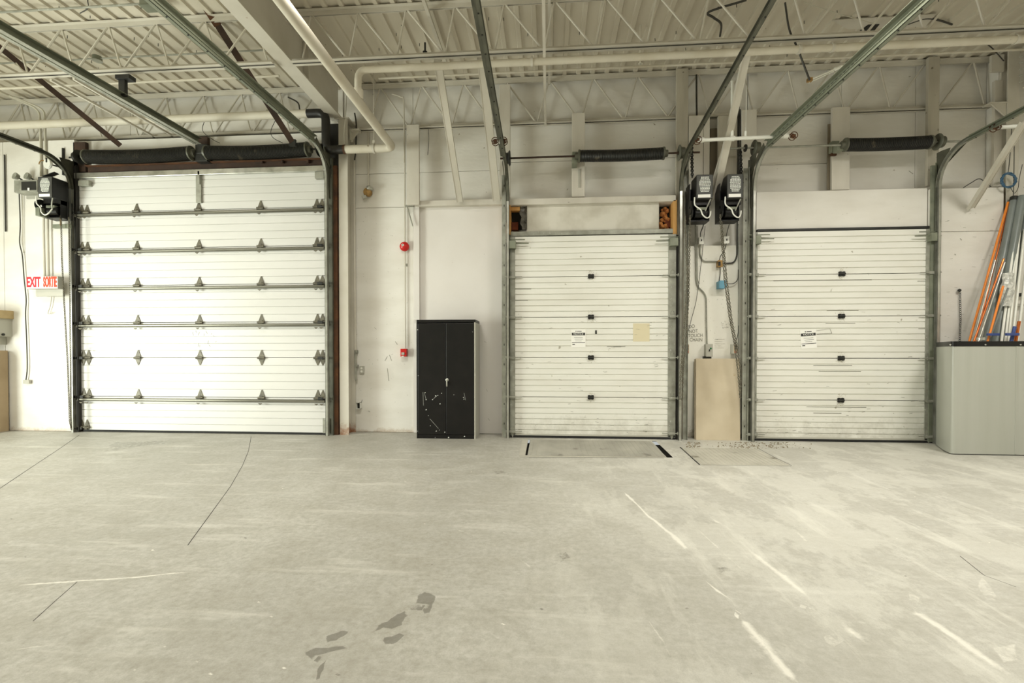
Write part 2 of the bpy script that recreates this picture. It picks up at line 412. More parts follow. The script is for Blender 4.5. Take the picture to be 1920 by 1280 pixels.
# control joints and cracks sawn into the slab
def crack(px, w=.0035):
    pts = [f2(p) for p in px]; n = len(pts); A, B = [], []
    for i, p in enumerate(pts):
        d = (pts[min(i + 1, n - 1)] - pts[max(i - 1, 0)]).normalized(); nn = Vector((-d.y, d.x)) * w
        A.append(p + nn); B.append(p - nn)
    pl = A + B[::-1]; loop(pl); holes.append(pl)
crack([(149, 815), (110, 842), (60, 875), (-40, 942)])
crack([(471, 818), (466, 845), (455, 872), (432, 912), (400, 956), (362, 1008), (352, 1022)], .0026)
crack([(145, 1090), (105, 1125), (62, 1164)], .002)
crack([(1800, 1042), (1845, 1078), (1905, 1100)], .002)
crack([(1316, 871.8), (1400, 872.6), (1484, 873.6)], .004)
crack([(1484.5, 872.5), (1452, 857), (1422, 840.5)], .004)
crack([(992, 857.5), (1100, 857.8), (1245, 858.6)], .005)
for px, a, b, v in [([(1170, 921), (1185, 936), (1215, 966), (1262, 1004), (1292, 1032)], .02, .035, 1.4),
                    ([(1318, 1083), (1348, 1108), (1390, 1136)], .03, .02, 1.5), ([(1376, 1146), (1398, 1168), (1432, 1208), (1478, 1262), (1500, 1290)], .04, .05, 1.1),
                    ([(1395, 1025), (1425, 1045), (1470, 1082), (1520, 1124)], .04, .03, 1.1), ([(1560, 1150), (1600, 1185), (1630, 1212)], .05, .03, .8),
                    ([(1668, 1112), (1720, 1150), (1770, 1180), (1832, 1222), (1905, 1275)], .045, .07, 1.4),
                    ([(8, 1098), (140, 1090), (262, 1081), (375, 1070)], .02, .014, 1.2), ([(-10, 1224), (60, 1213), (118, 1207)], .012, .006, .8),
                    ([(1192, 1130), (1216, 1166), (1242, 1202), (1268, 1258)], .008, .012, .7), ([(1822, 1010), (1868, 1026), (1925, 1050)], .015, .02, .7),
                    ([(842, 986), (902, 1010), (958, 1036)], .02, .03, .45), ([(968, 1042), (1005, 1070)], .02, .02, .7),
                    ([(546, 1138), (555, 1178)], .006, .008, .7), ([(1395, 1218), (1500, 1300)], .01, .02, .5),
                    ([(1480, 985), (1530, 1030)], .02, .03, .5), ([(1280, 930), (1340, 975), (1385, 1003)], .03, .03, .5),
                    ([(1300, 985), (1360, 1040), (1415, 1090)], .015, .02, .6)]:
    stripe(px, a, b, v, pale)
for px, v in [([(1540, 1190), (1565, 1187), (1590, 1200), (1565, 1215), (1545, 1205)], .6), ([(1702, 1108), (1728, 1118), (1722, 1146), (1700, 1135)], .55),
              ([(1838, 1075), (1858, 1095), (1880, 1130), (1850, 1130), (1830, 1098)], .5), ([(1855, 1212), (1905, 1205), (1915, 1240), (1880, 1245)], .6),
              ([(1378, 1140), (1392, 1150), (1385, 1162), (1375, 1152)], .9), ([(1500, 1131), (1516, 1136), (1512, 1142), (1498, 1138)], .7)]:
    blot(px, v, pale)
for px in [[(783, 1115), (795, 1108), (812, 1112), (818, 1118), (812, 1135), (806, 1150), (795, 1152), (790, 1145), (798, 1132), (778, 1130)],
           [(745, 1150), (760, 1144), (767, 1152), (760, 1160), (754, 1172), (735, 1180), (715, 1178), (698, 1185), (708, 1172), (725, 1165)],
           [(718, 1195), (735, 1192), (750, 1186), (761, 1189), (750, 1200), (735, 1208), (720, 1208)],
           [(610, 1192), (640, 1182), (656, 1183), (645, 1192), (630, 1201), (612, 1205)],
           [(566, 1224), (590, 1214), (640, 1210), (655, 1214), (620, 1222), (597, 1228), (586, 1240)],
           [(601, 1245), (613, 1235), (607, 1255), (599, 1273), (592, 1275), (594, 1258)]]:
    blot(px, .8, stain, .8)
blot([(178, 852), (186, 826), (240, 827), (330, 823), (350, 829), (250, 840)], .36, stain, .55)
for px in [[(1335, 1062), (1365, 1060), (1378, 1070), (1350, 1076)], [(918, 883), (950, 881), (958, 886), (930, 890)], [(1040, 1035), (1065, 1030), (1075, 1048), (1050, 1055)]]:
    blot(px, .4, stain, .5)
for _ in range(46):      # small drips and chips lying in the surface
    px, py = random.uniform(20, 1900), 845 + 430 * random.random() ** 1.3
    s = random.uniform(1.5, 5) * (py - 640) / 400; t = random.random()
    blot([(px - s, py), (px, py - s * .45), (px + s * 1.2, py + s * .1), (px + s * .2, py + s * .5)], random.uniform(.5, 1), pale if t < .6 else stain, .5)
cv, ce, cf, ov, oe, of = delaunay_2d_cdt(verts, edges, [], 0, 1e-6)
def inside(p, poly):
    r = False; j = len(poly) - 1
    for i in range(len(poly)):
        a, b = poly[i], poly[j]
        if (a.y > p.y) != (b.y > p.y) and p.x < (b.x - a.x) * (p.y - a.y) / (b.y - a.y) + a.x: r = not r
        j = i
    return r
hb = [(min(q.x for q in h), max(q.x for q in h), min(q.y for q in h), max(q.y for q in h), h) for h in holes]
faces = []
for f in cf:
    c = sum((cv[i] for i in f), Vector((0, 0))) / len(f)
    if not any(a <= c.x <= b and d <= c.y <= e and inside(c, h) for a, b, d, e, h in hb): faces.append(tuple(f))
me = bpy.data.meshes.new('floor'); me.from_pydata([(q.x, q.y, 0) for q in cv], [], faces)
for nm, tgt in (('pale', pale), ('stain', stain)):
    at = me.attributes.new(nm, 'FLOAT', 'POINT')
    at.data.foreach_set('value', [max([tgt.get(i, 0.) for i in o] or [0.]) for o in ov])
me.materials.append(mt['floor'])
bm = bmesh.new(); bm.from_mesh(me); bmesh.ops.recalc_face_normals(bm, faces=bm.faces)
if sum(f.normal.z for f in bm.faces) < 0: bmesh.ops.reverse_faces(bm, faces=bm.faces)
bm.to_mesh(me); bm.free()
floor = bpy.data.objects.new('floor', me); COL.objects.link(floor)
tag(floor, 'worn pale concrete slab floor with cracks, scrape marks and dark stains', 'floor', None, 'structure')
o = MB().box(XL - .2, XRR + .2, YF - .2, -1.45, -.12, -.02).box(XL - .2, -.8, -1.45, YW + .3, -.12, -.02).box(3.3, XRR + .2, -1.45, YW + .3, -.12, -.02)
part(floor, 'sub_slab', o, 'pit')
part(floor, 'pit_bottom', MB().box(-.85, 3.35, -1.5, -.09, -.14, -.07).box(-.3, 1.55, -.09, YW + .3, -.14, -.07).box(2.1, 3.35, -.09, YW + .3, -.14, -.07), 'pit')

# ---- back wall: backing plus the painted panels fixed to it
wb = struct('wall_back', MB().box(XL - .2, -7.6, YW, YW + .25, -.1, 5.9).box(-7.6, -3.6, YW, YW + .25, -.1, 5.9).box(-3.6, XRR + .2, YW, YW + .25, -.1, 5.9), 'wall',
            'white painted back wall holding the three overhead dock doors')
def panel(x0, x1, z0, z1, yf, yb=YW, mat='wall', name='wall_panel', bev=.004, label=None):
    return part(wb, name, MB().box(x0 + .003, x1 - .003, yf, yb, z0 + .003, z1 - .003), mat, bev, label)
def ppanel(px, yf, yb=YW, mat='wall', name='wall_panel', bev=.004, label=None):
    x0, x1, z0, z1 = R(*px, yf); return panel(x0, x1, z0, z1, yf, yb, mat, name, bev, label)
xa = XP(8, 500, 0)
panel(XL, xa, 0, 4.90, 0, mat='wall'); panel(xa, -7.93, 0, 4.90, 0)
panel(-7.93, -3.42, 4.22, 4.90, .07)
panel(XL, -7.2, 4.90, 5.75, .30); panel(-7.2, -3.42, 4.90, 5.75, .30)
xm0, xm1 = -3.42, XP(775, 500, .32)
zj = ZP(715, 389, .32)
panel(xm0, xm1, 0, zj, .32); panel(xm0, xm1, zj, 4.3, .32); panel(xm0, xm1, 4.3, 5.75, .32)
xb = XP(948, 500, .32)
panel(xm1, xb, 3.55, 4.3, .32); panel(xm1, xb, 4.3, 5.75, .32)
panel(xm1, xb, 0, ZP(860, 378, .3), .30, mat='board', label='smooth white board panel')
xc = XP(1270, 500, .32)
panel(xb, xc, 3.1, 4.42, .32); panel(xb, xc, 4.42, 5.0, .32); panel(xb, xc, 5.0, 5.75, .32)
xd = XP(1400, 500, .32)
panel(xc, xd, 0, 3.0, .22, mat='wall_lit'); panel(xc, xd, 3.0, 4.9, .30); panel(xc, xd, 4.9, 5.75, .32)
xe, xf = XP(1577, 300, .3), XP(1745, 300, .0)
panel(xd, xe, 3.5, 4.25, .30); panel(xd, xe, 4.25, 5.0, .30); panel(xd, xe, 5.0, 5.75, .30)
panel(xe, xf, 3.5, 5.0, .30); panel(xe, xf, 5.0, 5.75, .30)
xg = XP(1876, 400, .05)
zr = ZP(1800, 434, .0)
panel(xf, xg, 0, zr, .0); panel(xf, xg, zr, ZP(1810, 352, 0), .0); panel(xf, xg, ZP(1810, 352, 0), 5.0, .30); panel(xf, xg, 5.0, 5.75, .30)
panel(xg, XRR, 0, 5.75, .12)
# trim around the smooth board
ppanel((775, 384, 786.5, 600), .24, .30, 'board', 'trim_post'); ppanel((776, 374, 942, 385), .2, .32, 'stud', 'trim_rail')
# studs standing in front of the upper wall
for px, y, mat in [((762, 233, 786, 384), .2, 'stud'), ((1072, 211, 1097, 369), .2, 'stud'), ((1291, 216, 1319, 372), .18, 'stud'), ((1319, 216, 1331, 375), .24, 'stud'),
                   ((1346, 216, 1382, 375), .2, 'rawstud'), ((1391, 205, 1419, 365), .08, 'stud'), ((1560, 200, 1594, 356), .12, 'stud'), ((936, 158, 957, 372), .2, 'stud'), ((1864, 150, 1880, 350), .13, 'stud')]:
    ppanel(px, min(y, .1), min(y, .1) + .05, mat, 'wall_stud')
ppanel((1331, 240, 1346, 368), .2, .29, 'recess', 'gap_shade_panel')  # shaded gap between the posts, its shade painted as a brown panel
ppanel((1551, 232, 1560, 356), .151, .16, 'recess', 'stud_flange'); ppanel((1084, 316, 1089, 352), .09, .1, 'offw', 'splice_plate')
# header over the middle door: ledge, patched board, open pockets at both ends
ppanel((953, 369, 1268, 381), .03, .34, 'stud', 'header_rail'); ppanel((987, 381, 1236, 432), .10, .34, 'plaster', 'header_board')
ppanel((957, 431, 1265, 440), .04, .34, 'galv', 'header_angle')
ppanel((953.5, 383, 957.5, 440), .03, .3, 'wood', 'wood_post'); ppanel((957, 387, 975, 395), .09, .2, 'wood', 'wood_block'); ppanel((957, 416, 972, 431), .2, .3, 'brick', 'masonry_end')
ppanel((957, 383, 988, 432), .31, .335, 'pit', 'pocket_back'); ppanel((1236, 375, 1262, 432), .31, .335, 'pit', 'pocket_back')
ppanel((1262, 374, 1270, 440), .03, .3, 'wood', 'wood_post'); ppanel((1247, 410, 1258, 426), .2, .3, 'brick', 'masonry_end')
ppanel((1246, 374, 1263, 376), .1, .3, 'wood', 'wood_block'); ppanel((1245, 428, 1262, 432), .06, .2, 'white', 'foam_scrap')
o = MB()
for i in range(26):
    p = P(random.uniform(1238, 1252), random.uniform(390, 428), .2 + random.random() * .06); r = random.uniform(.02, .045)
    o.lathe([(-r, .001), (-r * .6, r * .8), (0, r), (r * .6, r * .8), (r, .001)], p, (random.random(), random.random(), 1), 7)
part(wb, 'foam_insulation', o, 'insul', kind='stuff')
o = MB(); n = 9
for k in range(n):
    a0 = P(974 + 2 * math.sin(k * 1.9) + k * .5, 384 + k * 5.8, .1 + .03 * math.sin(k)); a1 = P(984 + 1.5 * math.sin(k * 2.3 + 1), 384 + k * 5.8, .13 + .02 * math.cos(k * 2)); a2 = P(988, 384 + k * 5.8, .08)
    o.v += [tuple(a0), tuple(a1), tuple(a2)]
for k in range(n - 1):
    for j in range(2): o.f.append((k * 3 + j, k * 3 + j + 1, k * 3 + j + 4, k * 3 + j + 3)); o.sm.append(False)
part(wb, 'vapour_sheet', o, 'poly')
# header board over the right door
x0, x1, _, _ = R(1418, 356, 1739, 431, .04)
panel(x0, x1, 3.17, ZP(1580, 356, .04), .04, .34, 'wall', 'header_board'); panel(x0, x1 + .03, 3.145, 3.185, -.005, .3, 'dark', 'header_angle')
panel(XP(1405, 300, .1), x0, 3.17, 3.78, .08, .34, 'wall', 'wall_panel')

rnd = random.Random(31); o = MB()
for a, b, y in [((722, 676), (726, 668), .318), ((730, 665), (734, 676), .318), ((726, 690), (729, 714), .318), ((702, 614), (706, 617), .318), ((741, 640), (745, 646), .318), ((690, 770), (694, 772), .318),
                ((912, 729), (914, 734), .298), ((915, 784), (918, 788), .298), ((908, 640), (912, 642), .298), ((1800, 447), (1803, 450), -.002), ((1790, 476), (1792, 478), -.002), ((1704, 320), (1712, 326), .298)]:
    o.bar(P(*a, y), P(*b, y), .003, .006, (0, -1, 0))
for k in range(70):
    y = .218; px, py = rnd.uniform(1290, 1382), rnd.uniform(440, 665); p = P(px, py, y); o.bar(p, p + Vector((rnd.uniform(-.015, .015), 0, rnd.uniform(-.012, .012))), .002, rnd.uniform(.003, .007), (0, -1, 0))
for k in range(60):
    y = .318; px, py = rnd.uniform(665, 772), rnd.uniform(400, 800); p = P(px, py, y); o.bar(p, p + Vector((rnd.uniform(-.02, .02), 0, rnd.uniform(-.012, .012))), .002, rnd.uniform(.002, .005), (0, -1, 0))
for k in range(40):
    y = -.002; px, py = rnd.uniform(1770, 1868), rnd.uniform(362, 640); p = P(px, py, y); o.bar(p, p + Vector((rnd.uniform(.01, .05), 0, rnd.uniform(-.004, .004))), .002, rnd.uniform(.002, .004), (0, -1, 0))
part(wb, 'scuff_mark', o, 'inkf', kind='stuff')

# ---- other walls, ceiling
dl = MB().box(XL - .25, XL, YF, -5.9, 0, 5.9).box(XL - .25, XL, -3.3, YW + .2, 0, 5.9).box(XL - .25, XL, -5.9, -3.3, 2.6, 5.9)
struct('wall_left', dl, 'wall', 'white painted left side wall with an open doorway')
struct('wall_right', MB().box(XRR, XRR + .25, YF, YW + .2, 0, 5.9), 'wall', 'white painted right side wall')
struct('wall_front', MB().box(XL, XRR, YF - .25, YF, 0, 5.9), 'wall', 'white painted wall behind the camera')
ceil = struct('ceiling', MB().box(XL - .3, XRR + .3, YF - .3, YW + .3, ZR + .08, ZR + .2), 'deck', 'cream painted corrugated steel roof deck')
o = MB(); prof = []
for k in range(4):
    b = k * .22
    prof += [(b, RIB), (b + .142, RIB), (b + .154, 0), (b + .208, 0)]
prof.append((.879, RIB))
vs = [(x, y, z) for y in (YF, YW) for x, z in prof]; n = len(prof)
o.add(vs, [(i, i + 1, n + i + 1, n + i) for i in range(n - 1)])
me = o.mesh('deck_sheet', 'deck')
k = 0
while XL + k * .88 < XRR: inst(ceil, 'deck_sheet', me, (XL + k * .88, 0, ZR + .004)); k += 1
o = MB()
for _ in range(110):
    x = random.uniform(-9, 7.4); y = random.uniform(-3.2, 0); z = ZR + .036
    o.cyl((x, y, z), (x + random.uniform(-.006, .006), y, z - .045), .004, 5)
part(ceil, 'deck_screw', o, 'dark', kind='stuff')

# ================================================================== columns, girders, joists
def hcol(name, x0, x1, y0, y1, z1, mat, label, g=None):
    r = empty(name, ((x0 + x1) / 2, (y0 + y1) / 2, 0), label, 'column', g)
    part(r, 'front_flange', MB().box(x0, x1, y0, y0 + .016, 0, z1), mat, .002); part(r, 'web', MB().box((x0 + x1) / 2 - .006, (x0 + x1) / 2 + .006, y0 + .016, y1 - .016, 0, z1), mat)
    part(r, 'rear_flange', MB().box(x0, x1, y1 - .016, y1, 0, z1), mat); return r
c1 = hcol('steel_column', -3.375, -3.225, .02, .31, 5.09, 'steelw', 'white painted steel column beside the large left dock door')
part(c1, 'cap_plate', MB().box(-3.43, -3.2, .0, .31, 5.075, 5.095), 'steelw')
o = MB().box(-3.225, -3.07, .1, .22, 4.93, 4.955).box(-3.225, -3.21, .1, .22, 4.78, 4.93)
o.prism([(-3.225, .15, 4.93), (-3.1, .15, 4.93), (-3.225, .15, 4.76)], (0, .02, 0)); part(c1, 'joist_seat', o, 'steelw')
x0, x1 = XP(1268, 300, .1), XP(1290, 300, .1)
single('wall_column', MB().box(x0, x1, .1, .15, 0, 5.69), 'rawstud', 'tall weathered grey column between the two smaller dock doors', 'column', bev=.004)
x0, x1 = XP(1740, 250, .09), XP(1761, 250, .09)
single('wall_column', MB().box(x0, x1, .09, .145, 3.8, 5.69), 'rawstud', 'weathered grey column above the right end of the right dock door', 'column', bev=.004)
x0, x1 = XP(1882, 300, .05), XP(1904, 300, .05)
c2 = hcol('steel_column', x0, x1, .0, .12, 5.69, 'steelw', 'painted steel corner column at the far right behind the leaning pipes')
o = MB()
for i in range(5): o.cyl((x1 - .06, -.05, 5.55 - i * .09), (x1 - .03, -.07, 5.55 - i * .09), .011, 8)
part(c2, 'bolt', o, 'offw', kind='stuff')
o = MB().box(x0 - .17, x0, .06, .1, 5.42, 5.66).box(x0 - .24, x0, .0, .12, 4.93, 4.95)
o.prism([(x0, .02, 4.93), (x0 - .2, .02, 4.93), (x0, .02, 4.74)], (0, .02, 0)); part(c2, 'joist_seat', o, 'steelw')
def girder(xc, label, y1):
    r = empty('roof_girder', (xc, y1, 5.09), label, 'beam')
    part(r, 'bottom_flange', MB().box(xc - .1, xc + .1, YF, y1, 5.09, 5.112), 'steelw', .002)
    part(r, 'web', MB().box(xc - .007, xc + .007, YF, y1, 5.112, 5.65), 'steelw'); part(r, 'top_flange', MB().box(xc - .1, xc + .1, YF, y1, 5.65, 5.695), 'steelw')
    return r
g1 = girder(-3.42, 'cream steel roof girder running overhead beside the long white pipe', .1)
part(g1, 'stiffener', MB().box(-3.41, -3.33, -1.02, -1.01, 5.112, 5.65), 'steelw')
girder((x0 + x1) / 2 + .16, 'cream steel roof girder at the upper right corner', -.06)

def joist(x0, x1, y, segs, label):
    ZB = 5.05 if y < -1 else 4.975
    r = empty('bar_joist', ((x0 + x1) / 2, y, ZB), label, 'joist', None)
    for nm, za, zb, leg in (('top_chord', 5.64, 5.70, 1), ('bottom_chord', ZB, ZB + .05, -1)):
        o = MB()
        for s in (-1, 1):
            zf = (zb - .006, zb) if leg > 0 else (za, za + .006)
            o.box(x0, x1, y + s * .009, y + s * .058, *zf); o.box(x0, x1, y + s * .009, y + s * .015, za, zb)
        part(r, nm, o, 'steelw')
    p = .655
    for a, b, sense in segs:
        q = b - a; k = max(1, round(q / p)); pp = q / k
        dg = MB().tube([(0, 0, ZB + .04), (.45 * sense, 0, 5.65)], .0135, 6).mesh('web_member', 'steelw')
        sg = MB().tube([(.475 * sense, 0, 5.65), ((pp - .035) * sense, 0, ZB + .04)], .0125, 6).mesh('web_member', 'steelw')
        for i in range(k):
            xx = a + i * pp if sense > 0 else b - i * pp
            inst(r, 'web_member', dg, (xx, y, 0)); inst(r, 'web_member', sg, (xx, y, 0))
    return r
xmid = 1.85
joist(-3.1, 6.55, .22, [(-2.98, xmid, -1), (xmid, 6.5, 1)], 'cream open web joist along the wall above the two smaller dock doors')
joist(-3.3, 8.0, -1.5, [(-3.2, 2.4, -1), (2.4, 7.7, 1)], 'cream open web joist above the two smaller doors, directly over the branch pipe')
joist(-10.4, -3.55, .22, [(-10.3, -3.6, 1)], 'cream open web joist along the wall above the large left door')
joist(-10.4, -3.55, -1.5, [(-10.35, -3.6, 1)], 'cream open web joist nearer the viewer above the large left door')
for y in (-3.2,):
    joist(-3.3, 8.0, y, [(-3.2, 2.4, -1), (2.4, 7.7, 1)], 'cream open web joist nearest the viewer, at the top edge right of the girder')

# bridging angles and sway braces
def brace(name, a, b, w, h, mat, label, cat='brace', upv=(0, 0, 1)):
    return single(name, MB().bar(a, b, w, h, upv), mat, label, cat)
for px, nm in [((95, 147), 'left'), ((138, 148), 'right')]:
    a = P(*px, -1.5); brace('bridging_bar', (a.x, -1.5, ZB + .0), (a.x, .25, ZB - .0), .03, .03, 'steelw', 'thin white bridging bar between joists over the large door, %s one of the pair' % nm)
brace('bridging_bar', (-.06, -3.3, ZB - .02), (-.06, .25, ZB - .02), .035, .035, 'steelw', 'white bridging bar running overhead, lower one near the middle of the ceiling')
brace('bridging_bar', (.0, -3.3, 5.62), (.0, .25, 5.62), .035, .035, 'steelw', 'white bridging bar close under the deck near the middle of the ceiling')
brace('bridging_bar', (-1.52, -3.3, 5.6), (-1.52, -.35, 5.6), .04, .04, 'steelw', 'white bar under the deck right of the girder')
def chan(a, b, label, w=.09, mat='steelw'):
    a = Vector(a); b = Vector(b); r = empty('sway_brace', a, label, 'brace')
    part(r, 'flat_face', MB().bar(a, b, w, .008, (0, -1, 0)), mat)
    d = (b - a).normalized(); s = d.cross(Vector((0, -1, 0))).normalized() * (w / 2)
    for k in (-1, 1): part(r, 'lip', MB().bar(a + s * k + Vector((0, .02, 0)), b + s * k + Vector((0, .02, 0)), .008, .045, (0, -1, 0)), mat)
    return r
chan(P(862, 378, .09), P(820, 112, -1.44), 'white inclined channel brace left of the dark track of the middle door')
chan(P(931, 376, .03), P(902, 100, -1.44), 'white inclined channel brace close behind the dark track of the middle door', .11)
chan(P(1341, 374, .03), P(1402, 95, -1.44), 'white double channel brace rising between the two small door openers', .085)
chan(P(1331, 372, .04), P(1388, 178, -.6), 'thinner white brace just left of the one between the openers', .06)
chan(P(1822, 390, -.07), P(1925, 225, -1.2), 'white painted diagonal brace near the coil of blue cable', .085, 'steelw')
a, b = P(-4, 86, -1.25), P(226, 273, -.35)
brace('sway_bar', a, b, .075, .008, 'rustdk', 'long brown flat steel bar hanging across the upper left', upv=(0, -1, .3))
a, b = P(392, 22, -1.56), P(549, 268, -.35)
r = empty('sway_bar', a, 'brown steel angle bar with rusty top end beside the girder', 'brace')
part(r, 'bar', MB().bar(a, b, .085, .008, (0, -1, .3)), 'rustdk'); part(r, 'leg', MB().bar(a + Vector((-.04, .03, 0)), b + Vector((-.04, .03, 0)), .008, .07, (0, -1, .3)), 'rustdk')
part(r, 'rusty_end', MB().bar(a + (a - b).normalized() * .1, a + (b - a) * .09, .1, .014, (0, -1, .3)), 'rust')
part(r, 'end_plate', MB().cbox(b, .1, .03, .1), 'dark')

# ================================================================== pipes under the roof
def pipe(name, label, mat, pts, r, br=.13, cat='pipe'):
    return single(name, MB().tube(bend(pts, br), r, 14), mat, label, cat)
yp = -.12; zl = P(713, 278, yp).z; xb_ = XP(737, 275, yp); zu = P(300, 224, yp).z
mp = empty('sprinkler_main', (-3, yp, zl), 'thick white sprinkler main with a black offset elbow, turning along the girder', 'pipe')
xe_ = XP(611, 240, yp)
part(mp, 'upper_pipe', MB().tube([(XL, yp, zu), (xe_ - .28, yp, zu)], .062, 16), 'pipew')
part(mp, 'black_elbow', MB().tube(bend([(xe_ - .3, yp, zu), (xe_, yp, zu), (xe_, yp, zl), (xe_ + .3, yp, zl)], .15, 8), .066, 16), 'blackp', label='black bare offset elbow')
part(mp, 'rust_ring', MB().lathe([(0, .06), (0, .07), (.03, .07), (.03, .06)], (xe_ + .29, yp, zl), (1, 0, 0), 18), 'rust')
part(mp, 'lower_pipe', MB().tube(bend([(xe_ + .3, yp, zl), (xb_, yp, zl), (xb_, YF + .1, zl)], .13, 7), .062, 16), 'pipew')
hx = XP(701, 277, yp)
part(mp, 'pipe_hanger', MB().lathe([(-.018, .063), (-.018, .072), (.018, .072), (.018, .063)], (hx, yp, zl), (1, 0, 0), 20).box(hx - .018, hx + .018, yp - .012, yp + .012, zl + .06, zl + .13).tube([(hx, yp, zl + .12), (hx, yp, 5.7)], .006, 6), 'steelw')
zb_ = 4.93
bp = empty('branch_pipe', (0, -1.5, zb_), 'white branch pipe running right under the nearer joist', 'pipe')
part(bp, 'pipe', MB().tube(bend([(xb_, -1.5, zl + .05), (xb_, -1.5, zb_), (8.1, -1.5, zb_)], .12), .043, 14), 'pipew')
part(bp, 'tee_fitting', MB().lathe([(0, .05), (0, .066), (.12, .066), (.12, .05)], (xb_, -1.5, zl + .03), (0, 0, 1), 16), 'pipew')
for px in (997, 1498, 1560, 1905):
    x = XP(px, 95, -1.5); o = MB().lathe([(-.015, .044), (-.015, .052), (.015, .052), (.015, .044)], (x, -1.5, zb_), (1, 0, 0), 14).box(x - .012, x + .012, -1.506, -1.494, zb_ + .045, ZB + .01)
    part(bp, 'pipe_hanger', o, 'steelw')
single('conduit', MB().tube([(-2.6, -.28, 5.52), (8.1, -.28, 5.52)], .016, 8), 'pipew', 'thin white conduit under the deck before the wall joist, right of the girder', 'pipe')
single('conduit', MB().tube([(-10.4, -.6, 5.44), (-4.0, -.6, 5.44)], .018, 8), 'pipew', 'thin white conduit under the deck left of the girder', 'pipe')
single('conduit', MB().tube([(-10.4, -1.9, 5.62), (-5.0, -1.9, 5.62)], .013, 8), 'galv', 'bare grey conduit along the deck at the upper left', 'pipe')
o = empty('junction_box', (-4.92, -1.9, 5.6), 'small grey junction box on the deck beside the rusty bar', 'box')
part(o, 'box_body', MB().cbox((-4.9, -1.9, 5.61), .16, .13, .09), 'galvg', .004); part(o, 'cover', MB().cbox((-4.9, -1.9, 5.56), .17, .14, .008), 'galvg')
# small sprinkler heads
for i, (px, py, d) in enumerate([((797), 98, 'hanging below the joist left of the middle door track'), ((1166 + 35), 120, 'under the branch pipe above the middle dock door')]):
    p = P(px, py, -1.5 if i == 0 else -.9); r = empty('sprinkler', p, 'small sprinkler head ' + d, 'sprinkler')
    part(r, 'stem', MB().cyl(p, (p.x, p.y, max(p.z + .12, 5.71 if i else 5.06)), .012, 8), 'dark' if i == 0 else 'pipew'); part(r, 'deflector', MB().lathe([(0, .001), (0, .03), (.006, .03), (.006, .001)], p, (0, 0, 1), 12), 'dark' if i == 0 else 'pipew')
# roof patch
p0 = F(1600, 40, ZR - .01); r = empty('roof_hatch_patch', (p0.x, p0.y, ZR), 'pale sheet metal patch on the deck with a dark opening at upper right', 'vent')
q = [F(1560, 38, ZR - .012), F(1755, 27, ZR - .012), F(1735, 50, ZR - .012), F(1590, 55, ZR - .012)]
part(r, 'patch_sheet', MB().prism(q, (0, 0, .01)), 'steelw'); q = [F(1628, 47, ZR - .02), F(1649, 46, ZR - .02), F(1640, 57, ZR - .02), F(1612, 58, ZR - .02)]
part(r, 'opening', MB().prism(q, (0, 0, .006)), 'dark')
# cables under the roof
def cable(px, mat, label, r=.009, yy=None, zc=None, name='cable', k=6):
    pts = [(F(a, b, zc) if zc else P(a, b, yy)) for a, b in px]
    return single(name, MB().tube(smooth(pts, k), r, 6), mat, label, 'cable')
cable([(1400, 0), (1330, 22), (1338, 33), (1352, 45), (1350, 68)], 'cable', 'dark flexible cable looping under the deck left of the right door track', .014, zc=5.6)
cable([(1472, 5), (1480, 55), (1495, 90), (1518, 150)], 'cable', 'dark flexible conduit dropping between the tracks of the right door', .012, yy=-1.44)
cable([(1700, 46), (1735, 35), (1760, 38), (1785, 46)], 'cable', 'dark cable arched over the joist at upper right', .012, zc=5.692)
cable([(1845, 78), (1862, 92), (1882, 114)], 'cable', 'thin dark cable running to the corner girder at upper right', .007, zc=5.55)
cable([(1508, 4), (1560, 22), (1640, 45)], 'cablew', 'pale wire strung under the deck at upper right', .006, zc=5.5)
cable([(160, -30), (164, 0), (165, 15), (150, 25)], 'cable', 'loose dark wire dangling from the deck at the upper left', .006, zc=5.7)
cable([(30, 118), (45, 133), (70, 138), (100, 140), (120, 136)], 'cablew', 'pale loop of cable lying over the joist at the upper left', .008, yy=-1.42)
cable([(650, 180), (648, 220), (645, 250), (646, 276)], 'cablew', 'pale cable hanging down the left column', .006, yy=-.03)
cable([(735, 176), (752, 182), (757, 195), (758, 305)], 'steelw', 'white bent conduit dropping left of the white stud', .012, yy=.16)
cable([(540, 182), (558, 192), (562, 205)], 'cable', 'dark cable bent down the wall left of the girder end', .012, yy=.2)
cable([(665, 212), (668, 235), (667, 280), (665, 300)], 'cable', 'grey cable behind the joist seat of the left column', .012, yy=.25)
cable([(1306, 140), (1306, 180), (1306.5, 217)], 'cable', 'dark conduit dropping from the deck beside the weathered wall column', .014, yy=.2)
cable([(1386, 150), (1385, 215), (1384, 330)], 'cable', 'dark conduit dropping behind the white clamped pipe to the right opener', .014, yy=.16)
cable([(1388, 205), (1388, 270), (1387, 330)], 'cable', 'second dark conduit right beside the one behind the clamped pipe', .01, yy=.15)
cable([(18, 180), (40, 190), (68, 205), (75, 222), (76, 262), (77, 330)], 'cablew', 'grey conduit bending down the left wall behind the left opener, left one', .016, yy=-.02)
cable([(26, 182), (50, 192), (78, 205), (84, 222), (85, 262), (86, 330)], 'cablew', 'grey conduit bending down the left wall behind the left opener, right one', .016, yy=-.02)
cable([(385, 222), (380, 245), (400, 262), (412, 268)], 'cable', 'thin wire hanging at the middle of the wall joist over the large door', .005, yy=.0)
cable([(518, 222), (508, 245), (512, 258), (530, 268)], 'cable', 'thin wire curling beside the lower end of the rusty bar', .005, yy=.0)
single('conduit', MB().tube([(-10.4, -.95, 5.6), (-3.6, -.95, 5.6)], .012, 8), 'galv', 'thin grey conduit along the deck in front of the wall joist, left of the girder', 'pipe')
